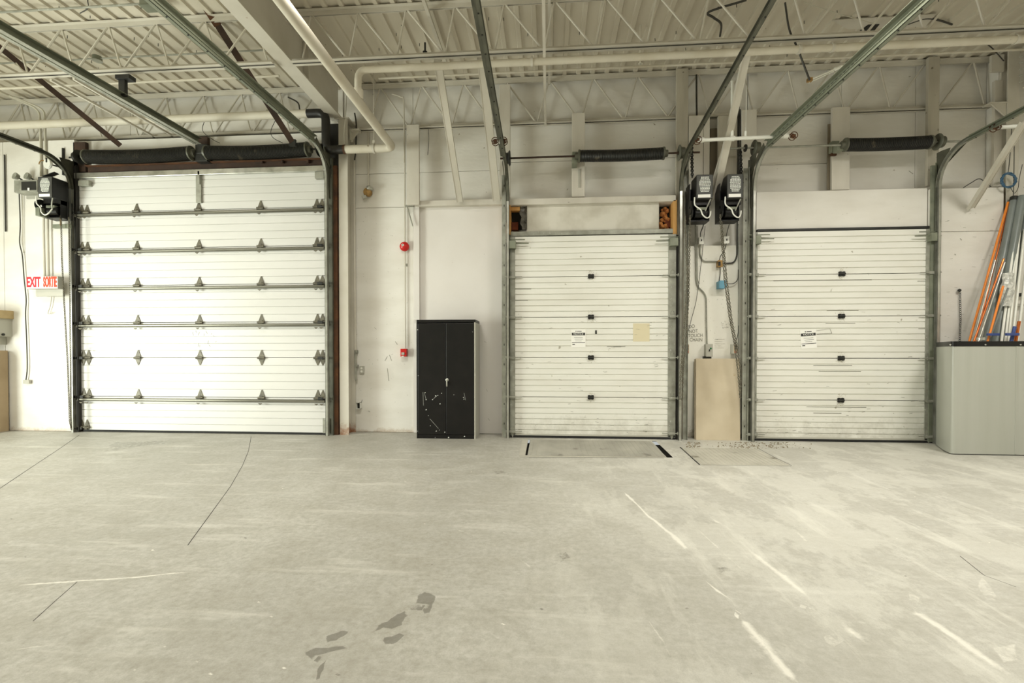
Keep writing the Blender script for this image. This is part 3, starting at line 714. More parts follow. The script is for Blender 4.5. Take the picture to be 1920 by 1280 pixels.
o = empty('junction_box', (-6.55, -.95, 5.58), 'small round grey junction box on the thin conduit left of the green rail', 'box')
part(o, 'box_body', MB().lathe([(0, .001), (0, .06), (.06, .06), (.06, .001)], (-6.55, -.95, 5.57), (0, 0, 1), 14), 'galvg'); part(o, 'cover', MB().lathe([(-.006, .001), (-.006, .064), (0, .064)], (-6.55, -.95, 5.57), (0, 0, 1), 14), 'galv')
cable([(803, 242), (804, 262), (802, 290)], 'cable', 'thin wire dangling below the wall joist right of the white stud', .004, yy=.2)
# ================================================================== overhead doors
def section(x0, x1, z0, z1, zs, d, w, yf=0.0, th=.045):
    pr = [(yf + th, z0), (yf, z0 + .002)]
    for z in zs: pr += [(yf, z - w), (yf + d, z - w * .3), (yf + d, z + w * .3), (yf, z + w)]
    pr += [(yf, z1 - .002), (yf + th, z1)]
    o = MB(); n = len(pr)
    o.add([(x, y, z) for x in (x0, x1) for y, z in pr], [(i, i + 1, n + i + 1, n + i) for i in range(n - 1)] + [(n - 1, 0, n, 2 * n - 1)])
    # end caps as strips
    for s in (0, n):
        b = len(o.v); x = (x0, x1)[s > 0]
        o.add([(x, yf, z0), (x, yf + th, z0), (x, yf + th, z1), (x, yf, z1)], [(0, 1, 2, 3)])
    return o
def door(n, label, xl, xr, seams, grooves):
    d = bpy.data.objects.new('door_%d' % n, None); COL.objects.link(d); d.location = ((xl + xr) / 2, 0, 0); d.empty_display_size = .1
    tag(d, label, 'overhead door', None, 'structure')
    for i in range(len(seams) - 1):
        zt, zb = seams[i], seams[i + 1]
        g = grooves; st = (zt - zb) / (g + 1)
        part(d, 'door_section', section(xl, xr, zb + .003, zt - .003, [zb + st * (k + 1) for k in range(g)], .011 if n == 1 else .014, .006 if n == 1 else .0075), 'door1' if n == 1 else 'door2')
    return d
# ---- large left door
xl, xr = XP(147, 600, 0), XP(613, 600, 0)
mid = 378
sm = [ZP(mid, y, 0) for y in (323, 393, 463.5, 533.5, 604, 670, 744)] + [.03]
D1 = door(1, 'large white insulated overhead dock door in seven ribbed sections', xl, xr, sm, 4)
def strut(z, h=.05, dp=.055):
    o = MB(); pr = [(0, z - h / 2), (-dp * .6, z - h / 2), (-dp, z - h * .2), (-dp, z + h * .25), (-dp * .6, z + h / 2), (0, z + h / 2)]; n = len(pr)
    o.add([(x, y, q) for x in (xl - .02, xr - .02) for y, q in pr], [(i, (i + 1) % n, n + (i + 1) % n, n + i) for i in range(n)] + [tuple(range(n)), tuple(range(n, 2 * n))]); return o
for i, s in enumerate(sm[1:-1]):
    if i == 4: continue
    part(D1, 'strut', strut(s - .052), 'strut', .004)
part(D1, 'top_rail', MB().box(xl, xr, -.05, 0, sm[0] - .055, sm[0] + .035), 'bright', .006)
part(D1, 'bottom_seal', MB().box(xl, xr, -.01, .05, 0.004, .032), 'rubber')
hg = MB().prism([(-.048, -.012, .015), (.048, -.012, .015), (.008, -.006, .125), (-.008, -.006, .125)], (0, .012, 0)).cyl((-.058, -.022, -.005), (.058, -.022, -.005), .019, 10).prism([(-.035, -.06, -.09), (.035, -.06, -.09), (.006, -.06, -.115), (-.006, -.06, -.115)], (0, .008, 0)).box(-.02, .02, -.03, -.004, -.04, .02).mesh('hinge', 'hinge')
hg2 = MB().prism([(-.048, -.012, .015), (.048, -.012, .015), (.008, -.006, .125), (-.008, -.006, .125)], (0, .012, 0)).cyl((-.058, -.022, -.005), (.058, -.022, -.005), .019, 10).prism([(-.048, -.012, -.025), (.048, -.012, -.025), (.008, -.006, -.125), (-.008, -.006, -.125)], (0, .012, 0)).mesh('hinge', 'hinge')
roll = {}
for s in (-1, 1):
    roll[s] = MB().cyl((0, -.045, -.01), (s * .14, -.05, -.01), .008, 8).cyl((s * .1, -.05, -.01), (s * .135, -.05, -.01), .024, 12).box(-.05, .03, -.05, -.0, -.028, .012).mesh('roller', 'dark')
for i, s in enumerate(sm[1:-1]):
    for px in (258, 374, 490): inst(D1, 'hinge', hg2 if i == 4 else hg, (XP(px, 500, 0), 0, s))
    for px in (155, 165, 595, 604.5): inst(D1, 'hinge', hg2 if i == 4 else hg, (XP(px, 500, 0), 0, s))
    inst(D1, 'roller', roll[-1], (XP(155, 500, 0), 0, s)); inst(D1, 'roller', roll[1], (XP(603, 500, 0), 0, s))
inst(D1, 'hinge', hg, (XP(154, 800, 0), 0, .08)); inst(D1, 'hinge', hg, (XP(164, 800, 0), 0, .08)); inst(D1, 'roller', roll[-1], (XP(155, 800, 0), 0, .07))
o = MB().rbox((367, 328, 377, 380), -.03, 0).rbox((370, 320, 374, 345), -.05, -.03); part(D1, 'centre_bracket', o, 'galv', .004)
for px in ((146, 338, 166, 348), (590, 321, 607, 334)):
    part(D1, 'top_bracket', MB().rbox(px, -.07, 0), 'galv', .004)
part(D1, 'corner_plate', MB().rbox((605, 784, 617, 812), -.012, 0), 'galv', .002)

# ---- the two smaller doors
def small_door(n, label, pl, pr, py, mid, groove, hx):
    xl, xr = XP(pl, 600, 0), XP(pr, 600, 0)
    sm = [ZP(mid, y, 0) for y in py] + [.035]
    D = door(n, label, xl, xr, sm, groove)
    part(D, 'bottom_seal', MB().box(xl, xr, -.01, .05, .006, .037), 'rubber'); part(D, 'bottom_rail', MB().box(xl, xr, -.012, 0, .037, .06), 'offw')
    for a, b in zip(sm[:-1], sm[1:]):
        part(D, 'end_stile', MB().box(xl - .005, xl + .075, -.012, 0, b + .006, a - .006), 'galv', .002); part(D, 'end_stile', MB().box(xr - .115, xr, -.012, 0, b + .006, a - .006), 'galv', .002)
    ch = MB().box(-.045, .045, -.02, 0, .008, .03).box(-.045, .045, -.02, 0, -.03, -.008).cyl((-.042, -.024, 0), (.042, -.024, 0), .014, 8).box(-.035, -.015, -.026, -.002, -.035, .035).box(.015, .035, -.026, -.002, -.035, .035).mesh('hinge', 'dark')
    for s in sm[1:-1]: inst(D, 'hinge', ch, (XP(hx, 600, 0), 0, s))
    eh = {}
    for s in (-1, 1):
        o = MB().cyl((-.15 * s, -.03, .0), (.12 * s, -.05, 0), .008, 8).cyl((.07 * s, -.05, 0), (.1 * s, -.05, 0), .024, 12).box(-.045, .045, -.045, -.012, -.02, .018)
        o.lathe([(0, .028), (.006, .028)], (0, -.018, .055), (0, 1, 0), 10).prism([(-.03, -.016, .02), (.03, -.016, .02), (.0, -.016, .11)], (0, .005, 0)).prism([(-.03, -.016, -.02), (.03, -.016, -.02), (.0, -.016, -.11)], (0, .005, 0))
        eh[s] = o.mesh('roller_hinge', 'galv')
    for s in sm[1:-1] + [.1]:
        inst(D, 'roller_hinge', eh[-1], (xl + .035, 0, s)); inst(D, 'roller_hinge', eh[1], (xr - .055, 0, s))
    for s, x in ((-1, xl + .03), (1, xr - .05)):
        z = sm[0] - .14
        part(D, 'top_bracket', MB().box(x - .06, x + .06, -.1, -.01, z - .06, z + .06).cyl((x - .2 * s * -1 * -1, -.06, z + .08), (x + .1 * s, -.06, z + .08), .008, 8).cyl((x - .26 * s, -.06, z + .02), (x + .1 * s, -.06, z + .02), .008, 8), 'galvg', .003)
    return D, xl, xr, sm
D2, x2l, x2r, s2 = small_door(2, 'cream ribbed overhead dock door in the middle with a posted notice and a yellowed tape patch', 957, 1267, (441, 518, 594, 670, 744.5), 1108, 6, 1108)
D3, x3l, x3r, s3 = small_door(3, 'cream ribbed overhead dock door on the right beside the grey bin', 1409.5, 1750, (431.5, 513.5, 592.5, 671.3, 750), 1577, 6, 1577)
# scuffs and grime streaks on the two doors
def streaks(D, x0, x1, z0, z1, n, seed, lines):
    rnd = random.Random(seed); o = MB()
    for i in range(n):
        z = z0 + (z1 - z0) * rnd.random() ** 1.5; x = x0 + (x1 - x0) * rnd.random(); l = rnd.uniform(.01, .06)
        o.bar((x, -.001, z), (x + l, -.001, z + rnd.uniform(-.012, .012)), .002, rnd.uniform(.002, .005))
    for px, py, l in lines:
        p = P(px, py, 0); o.bar((p.x, -.0012, p.z), (p.x + l, -.0012, p.z), .002, .008)
    part(D, 'scuff_mark', o, 'inkf', kind='stuff')
streaks(D2, x2l + .1, x2r - .15, .1, 1.9, 60, 3, [(1138, 649.5, .28), (1150, 650, .12), (966, 542, .25), (966, 563, .2)])
streaks(D3, x3l + .1, x3r - .1, .1, 2.1, 50, 4, [(1550, 582.5, .45), (1548, 606, .42), (1525, 685, .55), (1535, 696, .6), (1512, 762.5, .85), (1525, 774, .4), (1720, 527, .12), (1450, 526.5, 1.4), (1722, 616, .1)])
rnd = random.Random(5); o = MB()
for k in range(12):
    p = P(362 + rnd.random() * 44, 622 + rnd.random() * 30, 0); o.bar((p.x, -.001, p.z), (p.x + rnd.uniform(-.03, .03), -.001, p.z + rnd.uniform(.01, .06)), .002, .004)
for k in range(8):
    p = P(162 + rnd.random() * 34, 632 + rnd.random() * 34, 0); o.bar((p.x, -.001, p.z), (p.x + rnd.uniform(-.07, .07), -.001, p.z + rnd.uniform(-.01, .02)), .002, .004)
part(D1, 'scuff_mark', o, 'inkf', kind='stuff')
def smears(D, hx, pys, seed):
    rnd = random.Random(seed); o = MB()
    for py in pys:
        for k in range(34):
            p = P(hx + rnd.gauss(0, 4), py + rnd.choice((-1, 1)) * rnd.uniform(3, 11), -.0); o.bar((p.x, -.0007, p.z), (p.x + rnd.uniform(-.015, .015), -.0007, p.z + rnd.uniform(.004, .02)), .001, .003)
    part(D, 'grease_smear', o, 'smear', kind='stuff')
smears(D2, 1108, (518, 594, 670, 744.5), 21); smears(D3, 1577, (513.5, 592.5, 671.3, 750), 22)
part(D2, 'tape_patch', MB().rbox((1187, 606, 1218, 640), -.002, .0), 'tape', label='yellowed patch of old tape')
# notices
def notice(px, roll, label):
    x0, x1, z0, z1 = R(*px, -.004); c = Vector(((x0 + x1) / 2, -.004, (z0 + z1) / 2)); w, h = x1 - x0, z1 - z0
    r = empty('notice_sheet', c, label, 'notice'); 
    def T(o):
        mtx = Matrix.Translation(c) @ Matrix.Rotation(roll, 4, 'Y'); o.v = [tuple(mtx @ Vector(q)) for q in o.v]; return o
    part(r, 'paper', T(MB().box(-w / 2, w / 2, -.001, .003, -h / 2, h / 2)), 'paper')
    part(r, 'black_band', T(MB().box(-w * .46, w * .46, -.002, 0, h * .17, h * .32)), 'ink')
    t = text(r, 'lettering', 'NOTICE', h * .13, c + Matrix.Rotation(roll, 3, 'Y') @ Vector((0, -.0035, h * .245)), 'paper', roll, 1.15)
    o = MB().box(-w * .1, w * .22, -.0018, 0, h * .38, h * .42).box(-w * .2, -w * .14, -.0018, 0, h * .375, h * .43)
    for k, (a, b) in enumerate(((-.3, .3), (-.26, .33), (-.22, .22))): o.box(a * w, b * w, -.0018, 0, h * (.06 - k * .1) - .002, h * (.06 - k * .1) + .002)
    o.box(-w * .45, w * .46, -.0018, 0, -h * .255, -h * .225).box(-w * .42, -w * .24, -.0018, 0, -h * .36, -h * .31)
    part(r, 'print_lines', T(o), 'ink', kind='stuff'); return r
notice((1071, 617.5, 1098, 651), 0, 'white NOTICE sheet with a black band taped on the middle door')
notice((1501, 618, 1531, 653), math.radians(-4), 'tilted white NOTICE sheet taped on the right door')
o = MB()
for px in ((1116, 619, 1119, 626),): o.rbox(px, -.006, 0)
single('tape_scrap', o, 'dark', 'small dark scrap of tape right of the notice on the middle door', 'tape')
single('tape_strip', MB().bar(P(1531, 620, -.002), P(1556, 616, -.002), .003, .004).bar(P(1556, 616, -.002), P(1560, 625, -.002), .003, .004).bar(P(1532, 626, -.002), P(1560, 624.5, -.002), .003, .006), 'inkf', 'torn tape strip hanging right of the tilted notice', 'tape')

# ================================================================== tracks
def sweep(o, X, side, path, rects):
    n = len(path)
    for a0, a1, b0, b1 in rects:
        vs = []
        for i, (y, z) in enumerate(path):
            d = Vector((path[min(i + 1, n - 1)][0] - path[max(i - 1, 0)][0], path[min(i + 1, n - 1)][1] - path[max(i - 1, 0)][1])).normalized()
            nx = Vector((-d.y, d.x))
            for a, b in ((a0, b0), (a1, b0), (a1, b1), (a0, b1)): vs.append((X + side * a, y + nx.x * b, z + nx.y * b))
        fs = [(i * 4 + k, i * 4 + (k + 1) % 4, i * 4 + 4 + (k + 1) % 4, i * 4 + 4 + k) for i in range(n - 1) for k in range(4)] + [(0, 1, 2, 3), tuple(4 * (n - 1) + k for k in (3, 2, 1, 0))]
        o.add(vs, fs, False)
    return o
def track(label, X, side, yv, A, B, r, ye, dark, vmat='galv', fishplate=True):
    """A, B: (y, z) points on the overhead run; side +1 opens towards +x"""
    sl = (B[1] - A[1]) / (B[0] - A[0]); zat = lambda y: A[1] + sl * (y - A[0])
    zc = zat(yv); th = math.atan2(-sl, 1)   # overhead run rises towards the room
    root = empty('door_track', (X, yv, 0), label, 'track')
    ang = pi / 2 - th; t = r * math.tan(ang / 2)
    z0 = zc - t; pts = [(yv, .0), (yv, z0)]
    n = 10
    for i in range(1, n + 1):
        q = ang * i / n; pts.append((yv - r + r * math.cos(q), z0 + r * math.sin(q)))
    end = (ye, zat(ye)); split = 2
    C = [(0, .003, 0, .055), (0, .042, 0, .004), (0, .042, .051, .055), (.038, .042, .045, .055)]
    part(root, 'vertical_rail', sweep(MB(), X, side, pts[:2], C), vmat, 0)
    part(root, 'curved_rail', sweep(MB(), X, side, pts[1:], C), 'darkg' if dark else 'galv')
    part(root, 'overhead_rail', sweep(MB(), X, side, [pts[-1], end], C), 'darkg' if dark else 'galvg')
    o = sweep(MB(), X, side, [(yv - .0, pts[2][1]), ] + pts[4:] + [end], [(-.004, .0, -.045, .05), (-.05, 0, -.049, -.045)]) if False else sweep(MB(), X, side, [pts[-1], end], [(-.005, -.001, -.03, .05), (-.05, -.001, -.034, -.03), (-.014, -.005, .012, .02)])
    part(root, 'stiffening_angle', o, 'darkg' if dark else 'galvg')
    sc = MB()
    L = Vector((end[0] - pts[-1][0], end[1] - pts[-1][1])); nd = int(L.length / .25)
    for k in range(nd):
        q = Vector(pts[-1]) + L * ((k + .5) / nd); sc.cyl((X + side * .012, q.x, q.y - .054), (X + side * .012, q.x, q.y - .062), .008, 6)
    part(root, 'bolt', sc, 'dark', kind='stuff'); return root, zc, z0
def ends(px, X): q = V(*px, X); return (q.y, q.z)
XT = {}
for k, vx in (('1L', 137), ('1R', 617), ('2L', 950), ('2R', 1277), ('3L', 1408), ('3R', 1757)): XT[k] = XP(vx, 600, -.05)
T1L = track('dark steel door track at the far left curving towards the viewer', XT['1L'], 1, -.05, ends((94, 288), XT['1L']), ends((0, 252), XT['1L']), .45, -4.6, True, 'bright')
T1R = track('grey green door track on the right side of the large door, rising past the girder', XT['1R'], -1, -.05, ends((475, 160), XT['1R']), ends((292, 0), XT['1R']), .45, -5, False)
T2L = track('dark steel left track of the middle door', XT['2L'], 1, -.05, ends((937.5, 255), XT['2L']), ends((892, 0), XT['2L']), .5, -5, True, 'bright')
T2R = track('dark green right track of the middle door', XT['2R'], -1, -.05, ends((1307, 252), XT['2R']), ends((1435, 25), XT['2R']), .5, -5, True, 'bright')
T3L = track('perforated grey left track of the right door', XT['3L'], 1, -.05, ends((1448, 260), XT['3L']), ends((1727, 3), XT['3L']), .5, -5, False, 'bright')
T3R = track('grey right track of the right door curving over the bin', XT['3R'], -1, -.05, ends((1810, 261), XT['3R']), ends((1920, 203), XT['3R']), .5, -4.6, False, 'bright')
# slots punched in the perforated angle of the right door's left track
o = MB(); a = T3L[0]
for k in range(24):
    p = V(1430 + k * 7.6, 277 - k * 7, XT['3L'] - .004); o.bar((XT['3L'] - .007, p.y, p.z + .0), (XT['3L'] - .007, p.y - .035, p.z + .0), .004, .014)
part(a, 'slot', o, 'ink', kind='stuff')
# wall angles that carry the vertical tracks
def wall_angle(root, x0, x1, y, z1, mat, holes=True, z0=0):
    part(root, 'wall_angle', MB().box(x0, x1, y, y + .005, z0, z1).box(x1 - .005, x1, y - .05, y, z0, z1), mat, 0)
    if holes:
        o = MB(); z = .2
        while z < z1: o.box(x0 + .03, x0 + .042, y - .002, y, z, z + .03); z += .31
        part(root, 'slot', o, 'ink', kind='stuff')
z = 4.35
x0, x1 = XP(139, 600, -.02), XP(150, 600, -.02); wall_angle(T1L[0], x0, x1, -.015, 4.45, 'jamb', False)
x0, x1 = XP(612, 600, -.02), XP(625, 600, -.02); wall_angle(T1R[0], x0 + .03, x1, .01, 4.45, 'darkg', False)
x0, x1 = XP(941, 600, 0), XP(949, 600, 0); wall_angle(T2L[0], x0, x1, 0, 4.1, 'galv')
x0, x1 = XP(1282, 600, 0), XP(1289, 600, 0); wall_angle(T2R[0], x0, x1, .01, 4.1, 'galv', False)
x0, x1 = XP(1393, 600, -.01), XP(1402, 600, -.01); wall_angle(T3L[0], x0, x1, .0, 4.1, 'galv'); part(T3L[0], 'dark_angle', MB().rbox((1402, 300, 1409, 828), -.02, 0), 'darkg')
x0, x1 = XP(1750, 600, 0), XP(1755, 600, 0); wall_angle(T3R[0], x0, x1, -.01, 4.1, 'galvg', False)
part(T2L[0], 'dark_angle', MB().rbox((951, 440, 957, 820), .0, .05), 'darkg'); part(T2R[0], 'dark_angle', MB().rbox((1268, 440, 1276, 824), .005, .05), 'jamb')
part(T3R[0], 'dark_angle', MB().rbox((1744, 310, 1754, 828), -.03, -.002), 'galvg')
# flag brackets at the curves
for T, X, s in ((T1L, XT['1L'], 1), (T2R, XT['2R'], -1), (T3L, XT['3L'], 1), (T3R, XT['3R'], -1), (T2L, XT['2L'], 1), (T1R, XT['1R'], -1)):
    zc = T[1]; o = MB().prism([(X - s * .006, .0, zc - .75), (X - s * .006, .0, zc + .02), (X - s * .006, -.08, zc + .02), (X - s * .006, -.24, zc - .0), (X - s * .006, -.1, zc - .3), (X - s * .006, -.05, zc - .75)], (-s * .005, 0, 0))
    o.bar((X - s * .02, .0, zc - .25), (X - s * .02, -.5, zc + .0), .006, .06)
    part(T[0], 'flag_bracket', o, 'darkg', .0)
# large door: rusty jamb angle, header, rusty posts
jr = empty('door_jamb', (XP(631, 600, .0), 0, 0), 'rusty brown jamb channel between large door and left column', 'jamb')
part(jr, 'rust_face', MB().rbox((625, 310, 633, 815), .0, .06), 'rust', .003); part(jr, 'dark_web', MB().rbox((632, 232, 638, 815), .06, .3), 'jamb'); part(jr, 'upper_plate', MB().rbox((614, 232, 637, 312), .04, .1), 'jamb')
single('door_jamb', MB().rbox((139, 300, 149, 812), .0, .05), 'jamb', 'blackened jamb strip on the left side of the large door', 'jamb')
hd = empty('header_angle', (-5.7, 0, 4.28), 'rusty brown steel angle across the top of the large door', 'lintel')
zt = ZP(378, 311, -.02)
part(hd, 'angle_face', MB().box(XP(166, 316, 0), XP(604, 308, 0), -.01, .0, sm[0] + .035 - .0, zt + .05), 'rustdk'); part(hd, 'angle_leg', MB().box(XP(166, 316, 0), XP(604, 308, 0), -.07, -.0, zt + .04, zt + .05), 'rust')
for px in (492, 530, 578): part(hd, 'bolt', MB().cyl(P(px, 306, -.03), P(px, 301, -.03), .022, 8), 'rustdk')
for px, lab in (((137, 266, 160, 322), 'brown steel spring post at the left end of the large door'), ((370, 256, 389, 312), 'brown steel spring post over the middle of the large door')):
    single('spring_post', MB().rbox(px, .0, .06), 'rustdk', lab, 'bracket', bev=.003)

# ================================================================== torsion spring shafts
def drum(root, x, z, s, y=-.12, mat='dark'):
    o = MB().lathe([(0, .03), (0, .10), (.012, .115), (.025, .10), (.03, .082), (.085, .078), (.095, .06), (.095, .025)], (x, y, z), (s, 0, 0), 22)
    part(root, 'cable_drum', o, mat)
def spring(root, x0, x1, z, r, sag=0, y=-.12):
    L = x1 - x0; pitch = .024; n = int(L / pitch) ; pr = [(0, r * .5), (0, r * .8)]; o = MB()
    seg = 18; rings = []
    for i in range(n * 2 + 1):
        t = i / (n * 2); rr = r * (1.0 if i % 2 else .93)
        rings.append((t * L, rr))
    vs = []
    for tx, rr in rings:
        dz = -sag * math.sin(pi * tx / L)
        vs += [(x0 + tx, y + rr * math.cos(2 * pi * k / seg), z + dz + rr * math.sin(2 * pi * k / seg)) for k in range(seg)]
    N = len(rings); fs = [(i * seg + k, i * seg + (k + 1) % seg, (i + 1) * seg + (k + 1) % seg, (i + 1) * seg + k) for i in range(N - 1) for k in range(seg)] + [tuple(range(seg)), tuple((N - 1) * seg + k for k in range(seg))]
    o.add(vs, fs, True); sp = part(root, 'torsion_spring', o, 'spring')
    for x, s in ((x0, -1), (x1, 1)):
        c = MB().lathe([(-.01, r * .9), (0, r * 1.06), (.02, r * 1.04), (.03, r * .6), (.07, r * .55), (.075, .02)], (x, y, z), (s, 0, 0), 18)
        part(root, 'winding_cone', c, 'darkg')
    return sp
def shaft(label, x0, x1, z, mat='rustdk', y=-.12):
    r = empty('spring_shaft', ((x0 + x1) / 2, y, z), label, 'spring')
    part(r, 'shaft', MB().cyl((x0, y, z), (x1, y, z), .014, 12), mat); return r
ys = -.12
z1 = (ZP(262, 290, ys) + ZP(480, 284, ys)) / 2
s1 = shaft('pair of thick black torsion springs on a shaft above the large door', XP(130, 290, ys), XP(606, 284, ys), z1, 'dark')
spring(s1, XP(164, 290, ys), XP(358, 290, ys), z1, .11, .025); spring(s1, XP(390, 284, ys), XP(576, 283, ys), z1, .11, .025)
drum(s1, XP(150, 290, ys), z1, -1); drum(s1, XP(596, 282, ys), z1, 1)
o = MB().rbox((366, 270, 388, 302), ys - .01, .0); part(s1, 'centre_bearing', o, 'dark', .005)
z2 = ZP(1165, 290, ys)
s2_ = shaft('black torsion spring on a thin brown shaft above the middle door', XP(938, 292, ys), XP(1312, 287, ys), z2)
spring(s2_, XP(1087, 290, ys), XP(1243, 288, ys), z2, .09, .012); drum(s2_, XP(957, 291, ys), z2, -1); drum(s2_, XP(1272, 288, ys), z2, 1, mat='darkg')
part(s2_, 'end_bracket', MB().rbox((1073, 284, 1083, 306), ys + .01, .09), 'galvg', .003)
z3 = ZP(1665, 269, ys)
s3_ = shaft('black torsion spring on a grey shaft above the right door', XP(1368, 277, ys), XP(1800, 264, ys), z3, 'galv')
spring(s3_, XP(1586, 271, ys), XP(1742, 266, ys), z3, .092, .01); drum(s3_, XP(1412, 276, ys), z3, 1, mat='darkg'); drum(s3_, XP(1756, 264, ys), z3, 1, mat='darkg')
part(s3_, 'end_bracket', MB().rbox((1570, 268, 1582, 282), ys + .01, .0).rbox((1560, 264, 1574, 284), .0, .09), 'galvg', .003); part(s3_, 'rusty_foot', MB().rbox((1559, 284, 1569, 291), .05, .09), 'rust')
part(s3_, 'small_sprocket', MB().lathe([(0, .02), (0, .05), (.012, .055), (.024, .05), (.024, .02)], (XP(1396, 276, ys), ys, z3), (1, 0, 0), 16), 'dark')

# centre hanger over the large door
X = XP(372, 300, ys); a = V(372, 265, X); b = V(0, 52, X)
r = empty('centre_hanger_rail', (X, a.y, a.z), 'grey green steel rail running from the spring centre towards the viewer', 'rail')
d_ = (b - a); b2 = a + d_ * 1.7; b2.z = max(b2.z, 4.6)
part(r, 'rail_web', MB().bar(a, b2, .006, .09), 'galvg'); part(r, 'rail_flange', MB().bar(a + Vector((.03, 0, .045)), b2 + Vector((.03, 0, .045)), .06, .006), 'galvg'); part(r, 'lower_lip', MB().bar(a + Vector((.03, 0, -.045)), b2 + Vector((.03, 0, -.045)), .06, .006), 'galv')
part(r, 'rail_twin', MB().bar(a + Vector((-.06, 0, -.03)), b2 + Vector((-.06, 0, -.03)), .05, .02), 'galv')
p = V(190, 145, X); o = MB().box(X - .05, X + .15, -1.56, -1.45, 4.93, 4.985).box(X - .03, X + .06, -1.53, -1.48, p.z - .08, 4.94)
part(r, 'hanger_clamp', o, 'dark', .004)
# white pipe frames clamped on the tracks
def clamp(root, p, mat='rust'):
    o = MB()
    for k in (-1, 1): o.tube([p + Vector((k * .0 + .035 * math.cos(t * pi / 6) * 1.3, k * .03, .045 * math.sin(t * pi / 6))) for t in range(12)], .006, 6, closed=True)
    o.cbox(p, .05, .05, .03); part(root, 'clamp', o, mat)
a, b = P(1308, 263, -.72), P(1478, 255, -.72)
r = empty('clamped_pipe', a, 'white pipe bridging the two tracks above the small door openers', 'pipe')
part(r, 'cross_pipe', MB().cyl(a, b, .024, 12), 'pvcw'); clamp(r, a); clamp(r, P(1487, 255, -.72))
part(r, 'drop_pipe', MB().cyl(P(1373, 152, -.72), P(1373, 258, -.72), .02, 10), 'pvcw'); part(r, 'upper_stub', MB().cyl(P(1398, 246, -.72), P(1398, 256, -.72), .016, 10).cyl(P(1400, 160, -.72), P(1398, 248, -.72), .004, 5), 'pvcw')
for px in (1373, 1315, 1472): part(r, 'coupling', MB().lathe([(-.03, .026), (-.03, .034), (.03, .034), (.03, .026)], P(px, 262.6 - (px - 1308) * .047, -.72), (1, 0, -.04), 12), 'pvcw')
a, b = P(1876, 238.5, -.9), P(1935, 235, -.9)
r = empty('clamped_pipe', a, 'white pipe stub clamped to the track at the far right', 'pipe'); part(r, 'cross_pipe', MB().cyl(a, b, .024, 12), 'pvcw'); clamp(r, P(1866, 239, -.9))
p = P(938, 265, -.9); r = empty('track_clamp', p, 'rusty wire clamp around the left track of the middle door', 'clamp'); clamp(r, p + Vector((.05, 0, 0))); clamp(r, p + Vector((-.07, 0, 0)))
part(r, 'white_block', MB().cbox(p, .05, .05, .045), 'pvcw', .004)
# lamp arm at upper right
a, b = P(1518, 150, -1.4), P(1565, 130, -1.4)
r = empty('lamp_bracket', a, 'thin white tube lamp on a short arm between the two tracks at right', 'lamp')
part(r, 'arm', MB().cyl(a, b, .01, 8).cyl(a + Vector((0, .02, -.02)), b + Vector((0, .02, -.01)), .008, 8), 'pvcw'); part(r, 'socket', MB().cyl(b, b + (b - a) * .28, .02, 10), 'pvcw'); part(r, 'base', MB().cbox(a, .05, .05, .04), 'brass')
